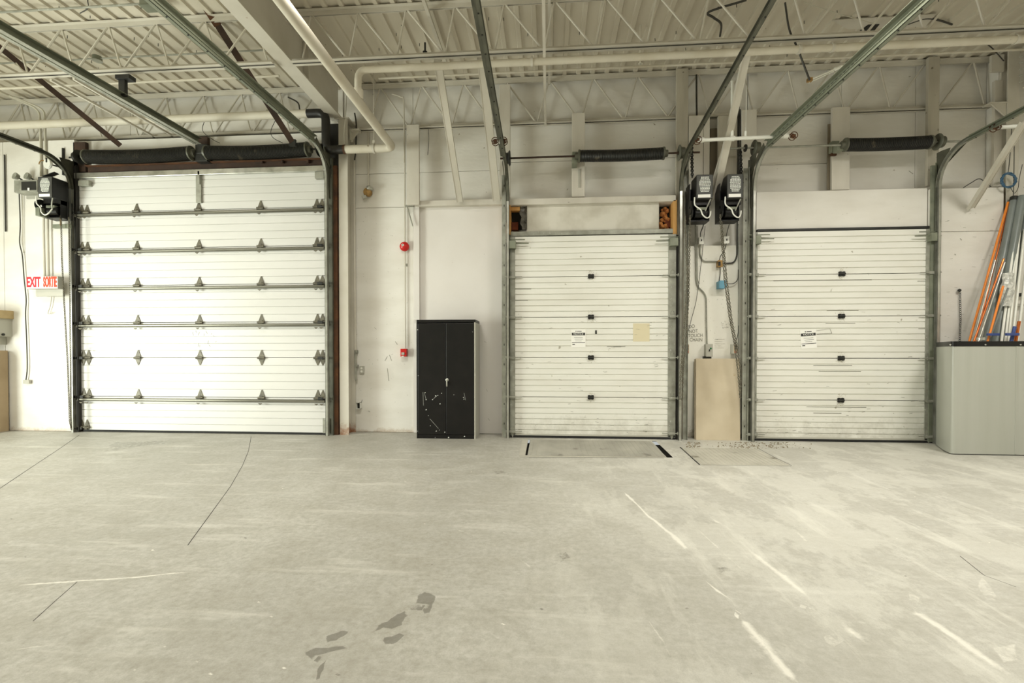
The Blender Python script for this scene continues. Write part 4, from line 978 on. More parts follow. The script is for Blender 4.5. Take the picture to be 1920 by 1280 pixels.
# ================================================================== door openers
def prints(root, x0, x1, z0, z1, y, rows, mat='labw', seed=1, oval=True):
    rnd = random.Random(seed); o = MB(); h = (z1 - z0) / rows
    for i in range(rows):
        z = z0 + h * (i + .5); t = abs((i + .5) / rows - .5) * 2; k = 1 - (.35 * t * t if oval else 0); hw = (x1 - x0) / 2 * k * rnd.uniform(.85, 1)
        x = (x0 + x1) / 2 - hw
        while x < (x0 + x1) / 2 + hw - .004:
            l = min(rnd.uniform(.008, .03), (x0 + x1) / 2 + hw - x); o.box(x, x + l, y - .001, y, z - h * .3, z + h * .3); x += l + .004
    part(root, 'label_print', o, mat, kind='stuff')
def opener(px, label, seed):
    """px: left, top, right, bottom of the front of the control housing"""
    yf = -.38; x0, x1, z0, z1 = R(*px, yf); w = x1 - x0; h = z1 - z0; xc = (x0 + x1) / 2
    r = empty('door_opener', (xc, -.1, z0 - .3), label, 'door opener')
    hs = part(r, 'control_housing', MB().box(x0, x1, yf, -.13, z0, z1), 'grey', .006)
    for a_, b_ in ((x0 - .004, x0), (x1, x1 + .004)): part(r, 'side_cover', MB().box(a_, b_, yf + .01, -.12, z0 + .01, z1 - .01), 'black')
    prints(r, x0 + w * .14, x1 - w * .12, z0 + h * .26, z1 - h * .08, yf, 11, seed=seed)
    part(r, 'rating_plate', MB().box(x0 + w * .08, x1 - w * .14, yf - .002, yf, z0 + h * .04, z0 + h * .17), 'paper')
    part(r, 'mount_frame', MB().box(x0 - .06, x0 - .05, -.24, -.04, z0 - .27, z1 - .08).box(x1 - .01, x1 + .0, -.24, -.04, z0 - .27, z0).box(x0 - .06, x1 + .0, -.05, -.04, z0 - .28, z1 - .1).box(x0 - .06, x1 + .0, -.24, -.04, z0 - .285, z0 - .27).box(x0 - .0, x1 - .0, -.3, -.05, z0 - .07, z0 - .0), 'black')
    zc = z0 - .175; m = part(r, 'motor', MB().cyl((x0 + .01, -.22, zc), (x1 - .04, -.22, zc), .07, 22), 'black'); part(r, 'motor_cap', MB().box(x0 + .03, x1 - .06, -.29, -.16, zc + .04, zc + .08), 'galvg', .006)
    part(r, 'gear_cover', MB().cyl((x0 - .05, -.2, zc + .02), (x0 - .02, -.2, zc + .02), .085, 18), 'dark')
    part(r, 'chain_wheel', MB().lathe([(-.01, .02), (-.01, .1), (0, .085), (.01, .1), (.01, .02)], (x0 - .06, -.28, z0 - .1), (1, 0, 0), 20), 'dark')
    pts = [(x0 - .03, yf, z0 + .02), (x0 - .025, yf, z0 - .09), (x0 + .05, yf - .01, z0 - .16), (x0 + .08, yf - .02, z0 - .24), (x0 + .14, yf - .02, z0 - .285), (x1 - .04, yf - .01, z0 - .25), (x1 - .02, yf + .02, z0 - .18)]
    part(r, 'flexible_conduit', MB().tube(smooth(pts, 6), .0095, 10), 'pvcw', label='pale flexible conduit')
    part(r, 'short_conduit', MB().tube(smooth([(x1 - .02, yf + .03, z0 - .0), (x1 - .06, yf + .05, z0 - .1), (x1 - .08, yf + .08, z0 - .16)], 5), .009, 8), 'galv')
    return r, x0, x1, z0, z1
O1 = opener((71, 331, 97, 370), 'black chain door opener at the far left of the large door', 1)
O2 = opener((1306.5, 327, 1336.5, 372), 'black chain door opener between the smaller doors, left one', 2)
O3 = opener((1364, 326, 1393.5, 371), 'black chain door opener between the smaller doors, right one', 3)
# extras on the left opener: side motor, grey brake box, top flap
r, x0, x1, z0, z1 = O1
part(r, 'grey_brake', MB().rbox((66, 388, 74, 404), -.36, -.2), 'galvg', .006); part(r, 'side_plate', MB().box(x1 + .01, XP(127, 400, -.12), -.14, -.12, z0 - .3, z1 - .08), 'black', .004)
part(r, 'top_flap', MB().bar((x0 + .03, -.3, z1 + .02), (x0 + .2, -.26, z1 + .1), .1, .01), 'dark'); part(r, 'foot_bracket', MB().rbox((98, 420, 129, 427), -.15, -.1), 'galvg', .003)
sc = MB()
for i in range(14): sc.cyl((x1 + .05 + random.random() * .2, -.205, z0 - .35 + random.random() * .6), (x1 + .05, -.2, z0 - .35), .012, 6)
# electric bell wheel above the left opener
p = P(90, 307, -.2); r = empty('chain_hoist_wheel', p, 'pale round chain wheel hanging above the left opener', 'pulley')
part(r, 'wheel', MB().lathe([(-.02, .001), (-.02, .075), (0, .085), (.02, .075), (.02, .001)], p, (0.15, 1, 0), 22), 'white'); part(r, 'slot_bar', MB().cbox(p + Vector((0, -.025, .05)), .02, .008, .07), 'dark'); part(r, 'hook', MB().tube([p + Vector((.06 * math.cos(t * .4) - .1, 0, .06 * math.sin(t * .4))) for t in range(9)], .007, 6), 'brass')
part(r, 'hanger_bar', MB().box(p.x + .06, p.x + .085, -.03, .0, p.z - .12, p.z + .33).cyl((p.x, -.2, p.z), (p.x + .07, -.02, p.z), .012, 8), 'dark')
# drive chains up to the shafts
def chain(label, pts, wire=.0055, ln=.046, wd=.031, mat='hinge', name='hand_chain', step=.03):
    pts = [Vector(p) for p in pts]; o = MB(); L = [0]
    for a, b in zip(pts[:-1], pts[1:]): L.append(L[-1] + (b - a).length)
    n = int(L[-1] / step); j = 0
    for i in range(n):
        s = (i + .5) * step
        while L[j + 1] < s: j += 1
        t = (s - L[j]) / (L[j + 1] - L[j]); c = pts[j].lerp(pts[j + 1], t); d = (pts[j + 1] - pts[j]).normalized()
        u = Vector((1, 0, 0)) if i % 2 else Vector((0, 1, 0)); u = (u - d * u.dot(d)).normalized()
        ring = []
        for k in range(8):
            q = 2 * pi * k / 8; ring.append(c + d * (math.cos(q) * (ln / 2 - wire)) + u * (math.sin(q) * (wd / 2 - wire)))
        o.tube(ring, wire, 4, closed=True)
    return single(name, o, mat, label, 'chain')
yc = -.3
chain('loop of hand chain hanging left of the middle door track', pxs([(1284, 400), (1289, 520), (1284, 600), (1280, 655), (1276, 700), (1275, 748), (1279, 748), (1281, 690), (1286, 640), (1291, 560), (1294, 400)], yc))
chain('loop of hand chain slanting down from the right opener', pxs([(1353, 415), (1362, 520), (1372, 600), (1383, 655), (1389, 700), (1388, 745), (1384, 700), (1379, 655), (1367, 590), (1358, 520), (1350, 400)], yc))
chain('long loop of hand chain beside the track of the large door', pxs([(114, 388), (116, 480), (120, 560), (127, 680), (131, 790), (134, 804), (133, 780), (132, 640), (131, 520), (129, 405)], -.2))
chain('short brass chain hanging on the left opener', pxs([(112, 366), (114, 424)], -.16), mat='brass', wire=.006, step=.026)
chain('short chain hanging from a hook on the wall left of the grey bin', pxs([(1800, 547), (1801, 600), (1799.5, 640), (1800, 690)], -.03), mat='dark', wire=.0035)
single('wall_hook', MB().cyl(P(1799, 544, 0), P(1799, 544, -.05), .022, 10), 'dark', 'round dark hook fixing above the short wall chain', 'hook')
for pts, lab in (([(1297, 272), (1298, 335)], 'drive chain between the middle door shaft and the left small opener'), ([(1388, 280), (1391, 345)], 'drive chain between the right door shaft and the right small opener')):
    chain(lab, pxs(pts, -.14), mat='dark', wire=.009, ln=.056, wd=.052, name='drive_chain', step=.028); 

# ================================================================== left wall things
ye = -.06
x0, x1, z0, z1 = R(51, 517, 109, 541, ye)
r = empty('exit_sign', ((x0 + x1) / 2, 0, z0), 'bilingual EXIT SORTIE sign with red letters hanging beside the large door', 'sign')
yb = -.2
x0, x1, z0, z1 = R(51, 518, 108.5, 541, yb)
part(r, 'sign_box', MB().box(x0, x1 + .0, yb, -.11, z0, z1), 'offw', .004); part(r, 'face', MB().box(x0 + .004, x1 - .004, yb - .003, yb, z0 + .004, z1 - .004), 'signw')
h = z1 - z0
part(r, 'back_plate', MB().box(x0 + .07, x1 + .02, -.13, -.1, z0 - .115, z0).box(x0 + .2, x0 + .35, -.11, 0, z0 - .02, z0 + .1), 'offw', .004)
text(r, 'exit_lettering', 'EXIT', h * 1.12, (x0 + (x1 - x0) * .215, yb - .005, (z0 + z1) / 2), 'signr', 0, .54, .002, off=.007); text(r, 'sortie_lettering', 'SORTIE', h * 1.12, (x0 + (x1 - x0) * .755, yb - .005, (z0 + z1) / 2), 'signo', 0, .33, .002, off=.009)
single('conduit_pair', MB().tube(pxs([(82, 372), (82, 440), (84, 517)], -.05), .016, 8), 'steelw', 'left of the two white conduits dropping to the exit sign', 'pipe')
single('conduit_pair', MB().tube(pxs([(89, 372), (89.5, 440), (91, 517)], -.05), .016, 8), 'steelw', 'right of the two white conduits dropping to the exit sign', 'pipe')
cable([(97, 556), (94, 574), (90, 588), (99, 585)], 'cablew', 'pale cable ends dangling below the exit sign', .006, yy=-.03)
x0, x1, z0, z1 = R(26, 337, 70, 360, -.2)
r = empty('emergency_light', ((x0 + x1) / 2, 0, z0), 'grey emergency light unit with two lamp heads beside the left opener', 'lamp')
part(r, 'case', MB().box(x0, x1, -.2, -.03, z0, z1), 'galv', .006); part(r, 'case_front', MB().box(x0 + .14, x1 - .02, -.205, -.2, z0 + .03, z1 - .03), 'dark'); part(r, 'label_plate', MB().rbox((51.5, 352, 55, 357), -.208, -.2), 'paper')
for px in (30, 52):
    p = P(px, 330, -.2); part(r, 'lamp_head', MB().lathe([(0, .001), (0, .04), (.03, .055), (.06, .058), (.06, .05), (.045, .001)], p + Vector((0, .04, -.01)), (-.25, -1, .25), 18), 'galv')
    part(r, 'lamp_arm', MB().cyl(p + Vector((0, .03, -.01)), (p.x + .06, -.12, z1), .012, 8), 'dark')
part(r, 'wall_bracket', MB().box(x0 + .02, x1, -.03, 0, z0 - .05, z0 + .05), 'offw')
cable([(36, 362), (38, 420), (37, 455), (42, 480), (45, 520), (49, 560), (48, 590), (50, 640), (51, 690), (48, 716)], 'cable', 'long dark cable hanging down the left wall', .008, yy=-.03)
cable([(43, 366), (43, 440), (44, 474)], 'cablew', 'short pale cable beside the long dark one on the left wall', .005, yy=-.02)
single('cable_plug', MB().rbox((43, 712, 54, 719), -.05, -.01), 'offw', 'pale plug at the end of the long cable on the left wall', 'plug', bev=.003)
single('wall_conduit', MB().cyl(P(8.5, 290, -.02), P(10.5, 434, -.02), .011, 8), 'cable', 'thin dark vertical conduit at the left edge', 'pipe')
# stacked shelf bracket and carton
r = empty('wall_cabinet', (XP(10, 600, -.35), 0, ZP(10, 640, -.3)), 'grey wall cabinet with a tan top and stepped underside at the left edge', 'cabinet')
yq = -.4
def sx(px): return XP(px, 600, -.01)
part(r, 'tan_top', MB().box(sx(-60), sx(25), yq, 0, ZP(10, 598, -.01), ZP(10, 583, -.01)), 'tan', .005)
part(r, 'upper_body', MB().box(sx(-60), sx(22), yq + .02, 0, ZP(10, 631, -.01), ZP(10, 598, -.01)), 'offw', .004); part(r, 'lower_step', MB().box(sx(-60), sx(11), yq + .02, 0, ZP(10, 646, -.01), ZP(10, 631, -.01)), 'offw', .004)
part(r, 'knob', MB().lathe([(0, .02), (.02, .022), (.025, .001)], V(5, 627, sx(22)), (1, 0, 0), 12), 'dark')
y0 = -.52; x1 = XP(16, 740, -.03)
r = empty('carton', (x1 - .35, y0 + .3, 0), 'tall brown cardboard carton at the left edge of the floor', 'box')
zt = ZP(16, 657, -.03)
part(r, 'carton_body', MB().box(x1 - .7, x1, y0, -.03, 0, zt), 'card', .004); part(r, 'flap', MB().prism([(x1 - .7, y0, zt), (x1, y0, zt), (x1 - .12, y0 - .02, zt - .11), (x1 - .7, y0 - .02, zt - .16)], (0, .006, 0)), 'card'); part(r, 'packing_tape', MB().box(x1 - .4, x1 - .33, y0 - .002, -.03, zt, zt + .002), 'tan')

# ================================================================== middle bay things
yc0, yc1 = -.2, .24; x0, x1 = -2.045, -1.125; zt = ZP(837, 599, yc0)
r = empty('storage_cabinet', ((x0 + x1) / 2, 0, 0), 'tall black two-door steel storage cabinet with scuffed doors', 'cabinet')
part(r, 'top_panel', MB().box(x0, x1, yc0, yc1, zt - .045, zt), 'black', .004); part(r, 'left_side', MB().box(x0, x0 + .02, yc0, yc1, 0, zt - .045), 'black'); part(r, 'right_side', MB().box(x1 - .02, x1, yc0, yc1, .0, zt - .045), 'offw', label='side panel with its pale reflection painted grey')  # right side coloured grey to stand for the reflection on the black steel
part(r, 'back_panel', MB().box(x0 + .02, x1 - .02, yc1 - .02, yc1, 0, zt - .045), 'black'); part(r, 'plinth', MB().box(x0 + .02, x1 - .02, yc0 + .005, yc1 - .02, 0, .06), 'black')
xm = XP(836, 700, yc0)
dl_ = part(r, 'door', MB().box(x0 + .024, xm - .003, yc0 - .006, yc0 + .02, .065, zt - .055), 'black', .004); dr_ = part(r, 'door', MB().box(xm + .003, x1 - .024, yc0 - .006, yc0 + .02, .065, zt - .055), 'black', .004)
hp = P(838.5, 712, yc0 - .006); o = bpy.data.objects.new('handle', MB().lathe([(0, .026), (.012, .026), (.018, .018), (.018, .001)], hp, (0, -1, 0), 16).box(hp.x - .01, hp.x + .01, hp.y - .035, hp.y - .015, hp.z - .1, hp.z + .01).mesh('handle', 'bright', r.location)); COL.objects.link(o); o.parent = dr_; bevel(o, .003)
o = MB(); rnd = random.Random(11)
for px, py in [(797, 736), (799, 749), (817, 742), (821, 741), (828, 737), (811, 749), (851, 740), (869, 745), (870, 748), (799, 768), (803, 779), (807, 798), (824, 806), (818, 808), (834, 810), (816, 820), (841, 820), (871, 818), (825, 757), (783, 618), (784, 704), (890, 617), (890.5, 703), (890, 745), (890, 808), (783, 808), (886, 622)]:
    p = P(px, py, yc0 - .007); s = rnd.uniform(.004, .011); o.prism([p + Vector((-s, 0, -s * .6)), p + Vector((s, 0, -s * .4)), p + Vector((s * .5, 0, s)), p + Vector((-s * .7, 0, s * .6))], (0, .002, 0))
for a, b in [((796, 737), (799, 750)), ((870, 736), (873, 750)), ((806, 785), (822, 803)), ((812, 748), (820, 741)), ((793, 735), (794, 760))]: o.bar(P(*a, yc0 - .0065), P(*b, yc0 - .0065), .002, .002, (0, -1, 0))
part(r, 'paint_chip', o, 'labw', kind='stuff')
# fire bell, pull station, conduits
pb = P(757, 461, .22)
single('conduit', MB().tube(pxs([(759, 236), (759, 400), (759.5, 540), (760, 652)], .29), .011, 8), 'steelw', 'thin white conduit between the red bell and the red pull station', 'pipe')
r = empty('fire_bell', pb, 'round red fire alarm bell on the wall', 'bell'); part(r, 'gong', MB().lathe([(.06, .075), (.03, .078), (.01, .07), (-.01, .045), (-.02, .02), (-.022, .001)], pb, (0, 1, 0), 26), 'red'); part(r, 'back_box', MB().cbox(pb + Vector((0, .075, 0)), .1, .05, .1), 'red', .005)
part(r, 'centre_ring', MB().lathe([(-.026, .001), (-.026, .02), (-.018, .022)], pb + Vector((-.012, 0, .012)), (0, 1, 0), 16), 'white'); part(r, 'centre_bolt', MB().lathe([(-.03, .001), (-.03, .008), (-.02, .008)], pb + Vector((-.012, 0, .012)), (0, 1, 0), 10), 'dark')
pp = P(757.5, 661, .26); r = empty('pull_station', pp, 'red fire alarm pull station on the wall left of the black cabinet', 'alarm'); part(r, 'body', MB().cbox(pp, .105, .07, .13), 'red', .006); part(r, 'pull_lever', MB().cbox(pp + Vector((-.005, -.04, -.015)), .05, .012, .04), 'offw', .003); part(r, 'lettering_strip', MB().cbox(pp + Vector((-.01, -.036, -.058)), .04, .004, .012), 'white')
# horn above
p = P(689, 360, .25); r = empty('alarm_horn', p, 'old brass round horn with small lamps on the upper wall', 'horn')
part(r, 'body', MB().lathe([(.06, .06), (.0, .072), (-.03, .06), (-.035, .001)], p, (0, 1, 0), 20), 'brass'); part(r, 'upper_lens', MB().lathe([(.05, .035), (-.02, .04), (-.05, .03), (-.055, .001)], p + Vector((.045, -.02, .055)), (.2, 1, 0), 16), 'bright'); part(r, 'lower_box', MB().bar(p + Vector((-.08, -.02, -.1)), p + Vector((-.02, 0, -.07)), .05, .05), 'offw', .004); part(r, 'arm', MB().cyl(p, p + Vector((-.05, -.01, -.085)), .01, 8), 'brass')
single('conduit', MB().tube(pxs([(690, 246), (690.5, 320), (691, 352)], .29), .013, 8), 'steelw', 'white conduit dropping to the brass horn', 'pipe')
single('conduit', MB().tube(pxs([(664, 300), (665, 500), (666, 630), (667, 690)], .29), .02, 8), 'steelw', 'white vertical conduit beside the left column', 'pipe')
single('conduit', MB().tube(smooth(pxs([(666, 658), (666.5, 680), (667, 700), (667.5, 713)], .27), 4), .018, 8), 'galv', 'short bare grey flexible conduit left of the outlet', 'pipe')
for i, (px, lab) in enumerate((((664, 656, 669, 662), 'upper grey conduit coupling beside the left column'), ((664, 684, 670, 688), 'lower grey conduit coupling beside the left column'))):
    single('conduit_coupling', MB().rbox(px, .25, .31), 'galv', lab, 'fitting', bev=.003)
x0, x1, z0, z1 = R(674, 686, 682.5, 700, .3); r = empty('wall_outlet', ((x0 + x1) / 2, .3, z0), 'grey duplex wall outlet right of the left column', 'outlet'); part(r, 'plate', MB().box(x0, x1, .29, .32, z0, z1), 'offw', .003)
for k in (.3, .7): part(r, 'socket', MB().lathe([(0, .001), (0, .018), (.008, .018)], ((x0 + x1) / 2, .286, z0 + (z1 - z0) * k), (0, 1, 0), 14), 'white')
x0, x1, z0, z1 = R(669, 754, 677, 766, .28); r = empty('open_wall_box', ((x0 + x1) / 2, .3, z0), 'small open white electrical box near the floor right of the left column', 'box'); part(r, 'box_shell', MB().box(x0, x0 + .006, .24, .32, z0, z1).box(x1 - .006, x1, .24, .32, z0, z1).box(x0, x1, .24, .32, z0, z0 + .006).box(x0, x1, .24, .32, z1 - .006, z1), 'white'); part(r, 'dark_inside', MB().box(x0 + .006, x1 - .006, .3, .318, z0 + .006, z1 - .006), 'pit')
part(r, 'wire', MB().tube(smooth([(x1 - .02, .25, z1), (x1 + .03, .22, z1 + .01), (x1 + .04, .23, z1 + .05)], 5), .004, 6), 'cable')
single('wall_tag', MB().rbox((761, 494, 764, 499), .31, .325), 'galv', 'tiny grey screw plate under the red bell', 'plate')
single('door_closer_arm', MB().cyl(P(763, 386, .2), P(774, 424, .2), .01, 8).cbox(P(768, 386, .2), .14, .03, .03), 'galv', 'thin grey bracket arm left of the white board', 'bracket')

# ================================================================== between the smaller doors
def junction(px, label, mat='white', yf=.14, screws=True, name='junction_box'):
    x0, x1, z0, z1 = R(*px, yf); r = empty(name, ((x0 + x1) / 2, .2, z0), label, 'box')
    part(r, 'box_body', MB().box(x0, x1, yf, .22, z0, z1), mat, .005); part(r, 'cover', MB().box(x0 - .003, x1 + .003, yf - .004, yf, z0 - .003, z1 + .003), mat, .002)
    if screws: part(r, 'toggle', MB().cbox(((x0 + x1) / 2, yf - .01, (z0 + z1) / 2), .012, .014, .03), 'dark')
    return r
junction((1311, 444, 1319, 457), 'white switch box below the left small opener'); junction((1358, 443, 1367, 456), 'white switch box below the right small opener')
r = junction((1346, 488, 1355, 500), 'brownish open junction box between the white switch boxes', 'brass', screws=False); part(r, 'open_wires', MB().cbox(P(1349, 494, .13), .03, .01, .06), 'dark')
junction((1349, 526, 1362, 540), 'blue plastic connection box on the wall between the smaller doors', 'blueb', .08, False)
r = junction((1324, 645, 1336, 668), 'grey starter box with a green lamp above the beige boards', 'offw', .12); part(r, 'green_lamp', MB().lathe([(0, .001), (0, .014), (.012, .014)], P(1333, 653, .108), (0, 1, 0), 12), 'grn'); part(r, 'foot', MB().rbox((1320, 668, 1334, 672), .15, .22), 'dark')
for px, lab in (((1284.5, 645, 1292, 663), 'push button station right of the middle door'), ((1374.5, 645, 1382, 663), 'push button station left of the right door')):
    x0, x1, z0, z1 = R(*px, .1); r = empty('push_button_station', ((x0 + x1) / 2, .15, z0), lab, 'switch'); part(r, 'case', MB().box(x0, x1, .1, .22, z0, z1), 'offw', .005); h = z1 - z0
    for k, m_ in ((.78, 'ink'), (.5, 'ink'), (.2, 'redb')): part(r, 'button', MB().cbox(((x0 + x1) / 2 + .006, .096, z0 + h * k), .026, .014, .03), m_, .003)
    part(r, 'face', MB().box(x0 + .012, x1 - .002, .097, .1, z0 + .01, z1 - .01), 'card')
def cond(px, label, r_=.011, mat='galv', y=.2): return single('conduit', MB().tube(bend(pxs(px, y), .12, 6), r_, 8), mat, label, 'pipe')
cond([(1312.5, 457), (1312, 478), (1318, 490), (1347, 490)], 'grey conduit bending from the left switch box to the open junction box')
cond([(1355, 494), (1376, 493), (1382, 480), (1382.5, 350)], 'dark grey conduit bending up from the open junction box along the right door', .012, 'cable')
cond([(1304, 330), (1304, 420), (1305, 520), (1307, 536), (1324, 552), (1325.5, 646)], 'long grey conduit stepping down to the starter box', .011)
cond([(1307, 424), (1307.5, 524), (1311, 532)], 'second grey conduit beside the long stepped one', .007)
cond([(1384.5, 420), (1385, 520), (1384.5, 655)], 'thin vertical conduit along the right door angle', .008)
cond([(1363, 532), (1376, 532), (1384, 524), (1384.5, 505)], 'thin curved wire from the blue box to the right', .006, 'cable', .16)
cond([(1350, 500), (1350.5, 512), (1348, 530), (1352, 541)], 'dark wire looping behind the blue box', .007, 'cable', .16)
cable([(1320, 415), (1318, 425), (1314, 435), (1313.5, 444)], 'cable', 'dark cable from the left small opener to its switch box', .008, yy=.02)
cable([(1369, 415), (1364, 432), (1362, 443)], 'cable', 'dark cable from the right small opener to its switch box', .006, yy=.05)
cable([(1362, 456), (1358, 470), (1351, 480), (1349, 488)], 'cable', 'dark cable from the right switch box to the open junction box', .007, yy=.15)
cable([(1322, 424), (1314, 500), (1306, 560), (1296, 600), (1286, 640), (1282, 680)], 'cable', 'thin control wire sweeping left to the push buttons', .004, yy=.19)
cable([(1284, 620), (1289, 632), (1288, 645)], 'cable', 'short dark cord above the left push button station', .006, yy=.1)
cable([(1385, 610), (1384, 625), (1378, 645)], 'cable', 'short dark cord above the right push button station', .006, yy=.1)
cable([(1284, 675), (1288, 720), (1283, 770), (1290, 800)], 'cablew', 'pale wire trailing down the wall left of the beige boards', .005, yy=.2)
# handwriting on the wall, in marker
hw = empty('marker_writing', P(1300, 625, .217), 'faded handwritten marker note on the wall above the left push buttons', 'writing')
for k, (t, px, py) in enumerate((('DO', 1297, 612), ('NOT', 1300, 621), ('TOUCH', 1304, 629), ('CHAIN', 1305, 637))):
    text(hw, 'marker_word', t, .075, P(px, py, .2165), 'inkf', math.radians(-8 + 3 * k), .85, .0006)
o = MB(); rnd = random.Random(8)
for k in range(26):
    p = P(1352 + rnd.random() * 20, 602 + rnd.random() * 14 + k * .0, .2165); o.bar(p, p + Vector((rnd.uniform(-.02, .03), 0, rnd.uniform(-.02, .02))), .001, .003, (0, -1, 0))
for k in range(5):
    a = P(1340, 636 + k * 4, .2165); b = P(1340 + rnd.uniform(12, 19), 636 + k * 4, .2165); o.bar(a, b, .001, .003, (0, -1, 0))
part(hw, 'scribble', o, 'inkf', kind='stuff')
# beige boards leaning on the wall
def board(px, y0, lean, th, label):
    zt = ZP((px[0] + px[2]) / 2, px[1], y0 + lean); xa, xb, xc_, xd_ = XP(px[0], px[1], y0 + lean), XP(px[2] - 1, px[1], y0 + lean), XP(px[0], 826, y0), XP(px[2], 826, y0)
    return single('leaning_board', MB().prism([(xc_, y0, 0), (xd_, y0, 0), (xb, y0 + lean, zt), (xa, y0 + lean, zt)], (0, th, 0)), 'fibre', label, 'board', bev=.002)
board((1305, 672, 1388, 828), -.01, .13, .02, 'beige fibre board leaning on the wall between the smaller doors')
board((1302.5, 673, 1383, 826), .025, .13, .02, 'second beige board behind the front leaning one, showing only its left edge')
o = MB(); rnd = random.Random(4)
for k in range(260):
    c = F(rnd.uniform(1286, 1312) if k % 4 == 0 else rnd.gauss(1420, 40), rnd.uniform(829, 841)); s = rnd.uniform(.004, .015)
    o.prism([c + Vector((s * math.cos(t * 2.1 + k) * rnd.uniform(.6, 1), s * math.sin(t * 2.1 + k) * rnd.uniform(.6, 1), .0005)) for t in range(3)], (0, 0, rnd.uniform(.003, .012)))
single('floor_debris', o, 'dirt', 'brown dirt and chips swept along the foot of the boards and right door', 'debris', kind='stuff')

# ================================================================== dock plates
def dock(pl, label, mat, inset, seg):
    q = [F(a, b, .004) for a, b in pl]; c = sum(q, Vector()) / 4; r = empty('dock_plate', (c.x, c.y, 0), label, 'dock plate')
    part(r, 'deck_plate', MB().prism([p + Vector((0, 0, -.012)) for p in q], (0, 0, .014)), mat)
    o = MB()
    for k in range(seg):       # worn tread ribs pressed in the plate
        t = (k + .5) / seg; a = q[0].lerp(q[1], t); b = q[3].lerp(q[2], t); o.bar(a + (b - a) * .03 + Vector((0, 0, .003)), b + (a - b) * .03 + Vector((0, 0, .003)), .012, .003)
    part(r, 'tread_rib', o, mat, kind='stuff'); return r
d1 = dock([(996, 824), (1220, 827), (1249, 856), (990, 853)], 'worn grey steel dock plate set in the floor before the middle door', 'plate', 0, 26)
part(d1, 'frame_strip', MB().prism([F(a, b, .002) for a, b in ((979, 824), (990, 824), (984.5, 853), (973, 853))], (0, 0, .003)), 'platec'); part(d1, 'front_edge', MB().prism([F(a, b, .002) for a, b in ((975, 854), (1250, 857), (1251, 857.6), (975, 856))], (0, 0, .003)), 'platec')
d2 = dock([(1278, 839), (1419, 841), (1481, 872), (1315, 870.5)], 'pale worn dock plate set in the floor before the leaning boards', 'platec', 0, 18)

# ================================================================== right corner
def rrect(x0, x1, y0, y1, r, n=8):
    pts = []
    for cx, cy, a in ((x1 - r, y1 - r, 0), (x0 + r, y1 - r, 90), (x0 + r, y0 + r, 180), (x1 - r, y0 + r, 270)):
        for k in range(n + 1): t = math.radians(a + 90 * k / n); pts.append((cx + r * math.cos(t), cy + r * math.sin(t)))
    return pts
A_, B_, C_ = XP(1754, 740, -.13), F(1768.5, 845), F(1783, 852)
bx1, by0, by1 = 6.9, C_.y, -.13
base = [(A_, by1), (B_.x, B_.y), (C_.x, C_.y), (bx1, by0 - .02), (bx1, by1)]
def ringp(off):
    """plan of the bin, corners eased, grown by off"""
    c = Vector((6.1, -.5)); out = []; n = len(base)
    for i in range(n):
        a, b, d = (Vector(base[(i + k) % n]) for k in (-1, 0, 1)); r = .06
        p = b + (a - b).normalized() * r; q = b + (d - b).normalized() * r
        for t in (0, .25, .5, .75, 1): out.append(p * (1 - t) ** 2 + b * 2 * t * (1 - t) + q * t * t)
    return [(p.x + off * (1 if p.x > c.x else -1), p.y + off * (1 if p.y > c.y else -1)) for p in out]
zt = ZP(1840, 641, by0)
r = empty('storage_bin', (6.1, -.5, 0), 'large grey sheet bin with rounded corners and a riveted black rim', 'bin')
def wallring(o, pa, pb, z0, z1):
    n = len(pa); vs = [(x, y, z0) for x, y in pa] + [(x, y, z1) for x, y in pa] + [(x, y, z1) for x, y in pb] + [(x, y, z0) for x, y in pb]
    return o.add(vs, [(k * n + i, k * n + (i + 1) % n, ((k + 1) % 4) * n + (i + 1) % n, ((k + 1) % 4) * n + i) for k in range(4) for i in range(n)], True)
part(r, 'bin_shell', wallring(MB(), ringp(0), ringp(-.01), 0.012, zt), 'bin')
part(r, 'base', MB().prism([(x, y, 0) for x, y in ringp(-.012)], (0, 0, .02)), 'dark')
part(r, 'inner_floor', MB().prism([(x, y, .8) for x, y in ringp(-.012)], (0, 0, .03)), 'dark')
part(r, 'rim', wallring(MB(), ringp(.006), ringp(-.014), zt - .055, zt + .01), 'black')
for px in (1782, 1848, 1914): part(r, 'rivet', MB().lathe([(-.006, .001), (-.005, .008), (0, .011)], P(px, 646, by0 - .016), (0, 1, 0), 10), 'bright')
part(r, 'seam_strip', MB().box(XP(1903, 700, by0), XP(1906, 700, by0), by0 - .014, by0, .02, zt - .055), 'bin')
# the long stock standing in the bin and leaning on the wall
def lean(a, b, rad, mat, label, ya=-.45, yb=.02, name='pipe_length', cat='pipe', cap=None, n=14, top=None):
    ylow = ya - (yb - ya) * 1.2
    for _ in range(3):     # foot stays inside the bin
        A, B = P(*a, ya), P(*b, yb); d = A - B; g = A + d * ((A.z - .84) / -d.z)
        if g.y < by0 + .07:
            ya += (by0 + .07 - g.y) * .75
    r_ = empty(name, g, label, cat); part(r_, 'tube', MB().tube([g, B], rad, n), mat)
    if cap: part(r_, 'end_cap', MB().tube([B - (B - g).normalized() * .05, B + (B - g).normalized() * .01], rad * 1.08, n), cap)
    return r_
lean((1818, 638), (1890, 379), .014, 'orange', 'leftmost long orange copper pipe leaning in the grey bin', -.42, -.05)
lean((1829, 638), (1893, 382), .012, 'copper', 'slim copper pipe just right of the leftmost orange one', -.36, -.03)
lean((1850, 638), (1902, 371), .046, 'pvc', 'thick grey plastic pipe with a dark end cap in the grey bin', -.40, -.07, cap='dark')
lean((1868, 638), (1917, 368), .048, 'pvc', 'thick grey plastic pipe right of the dark-capped one', -.46, -.14)
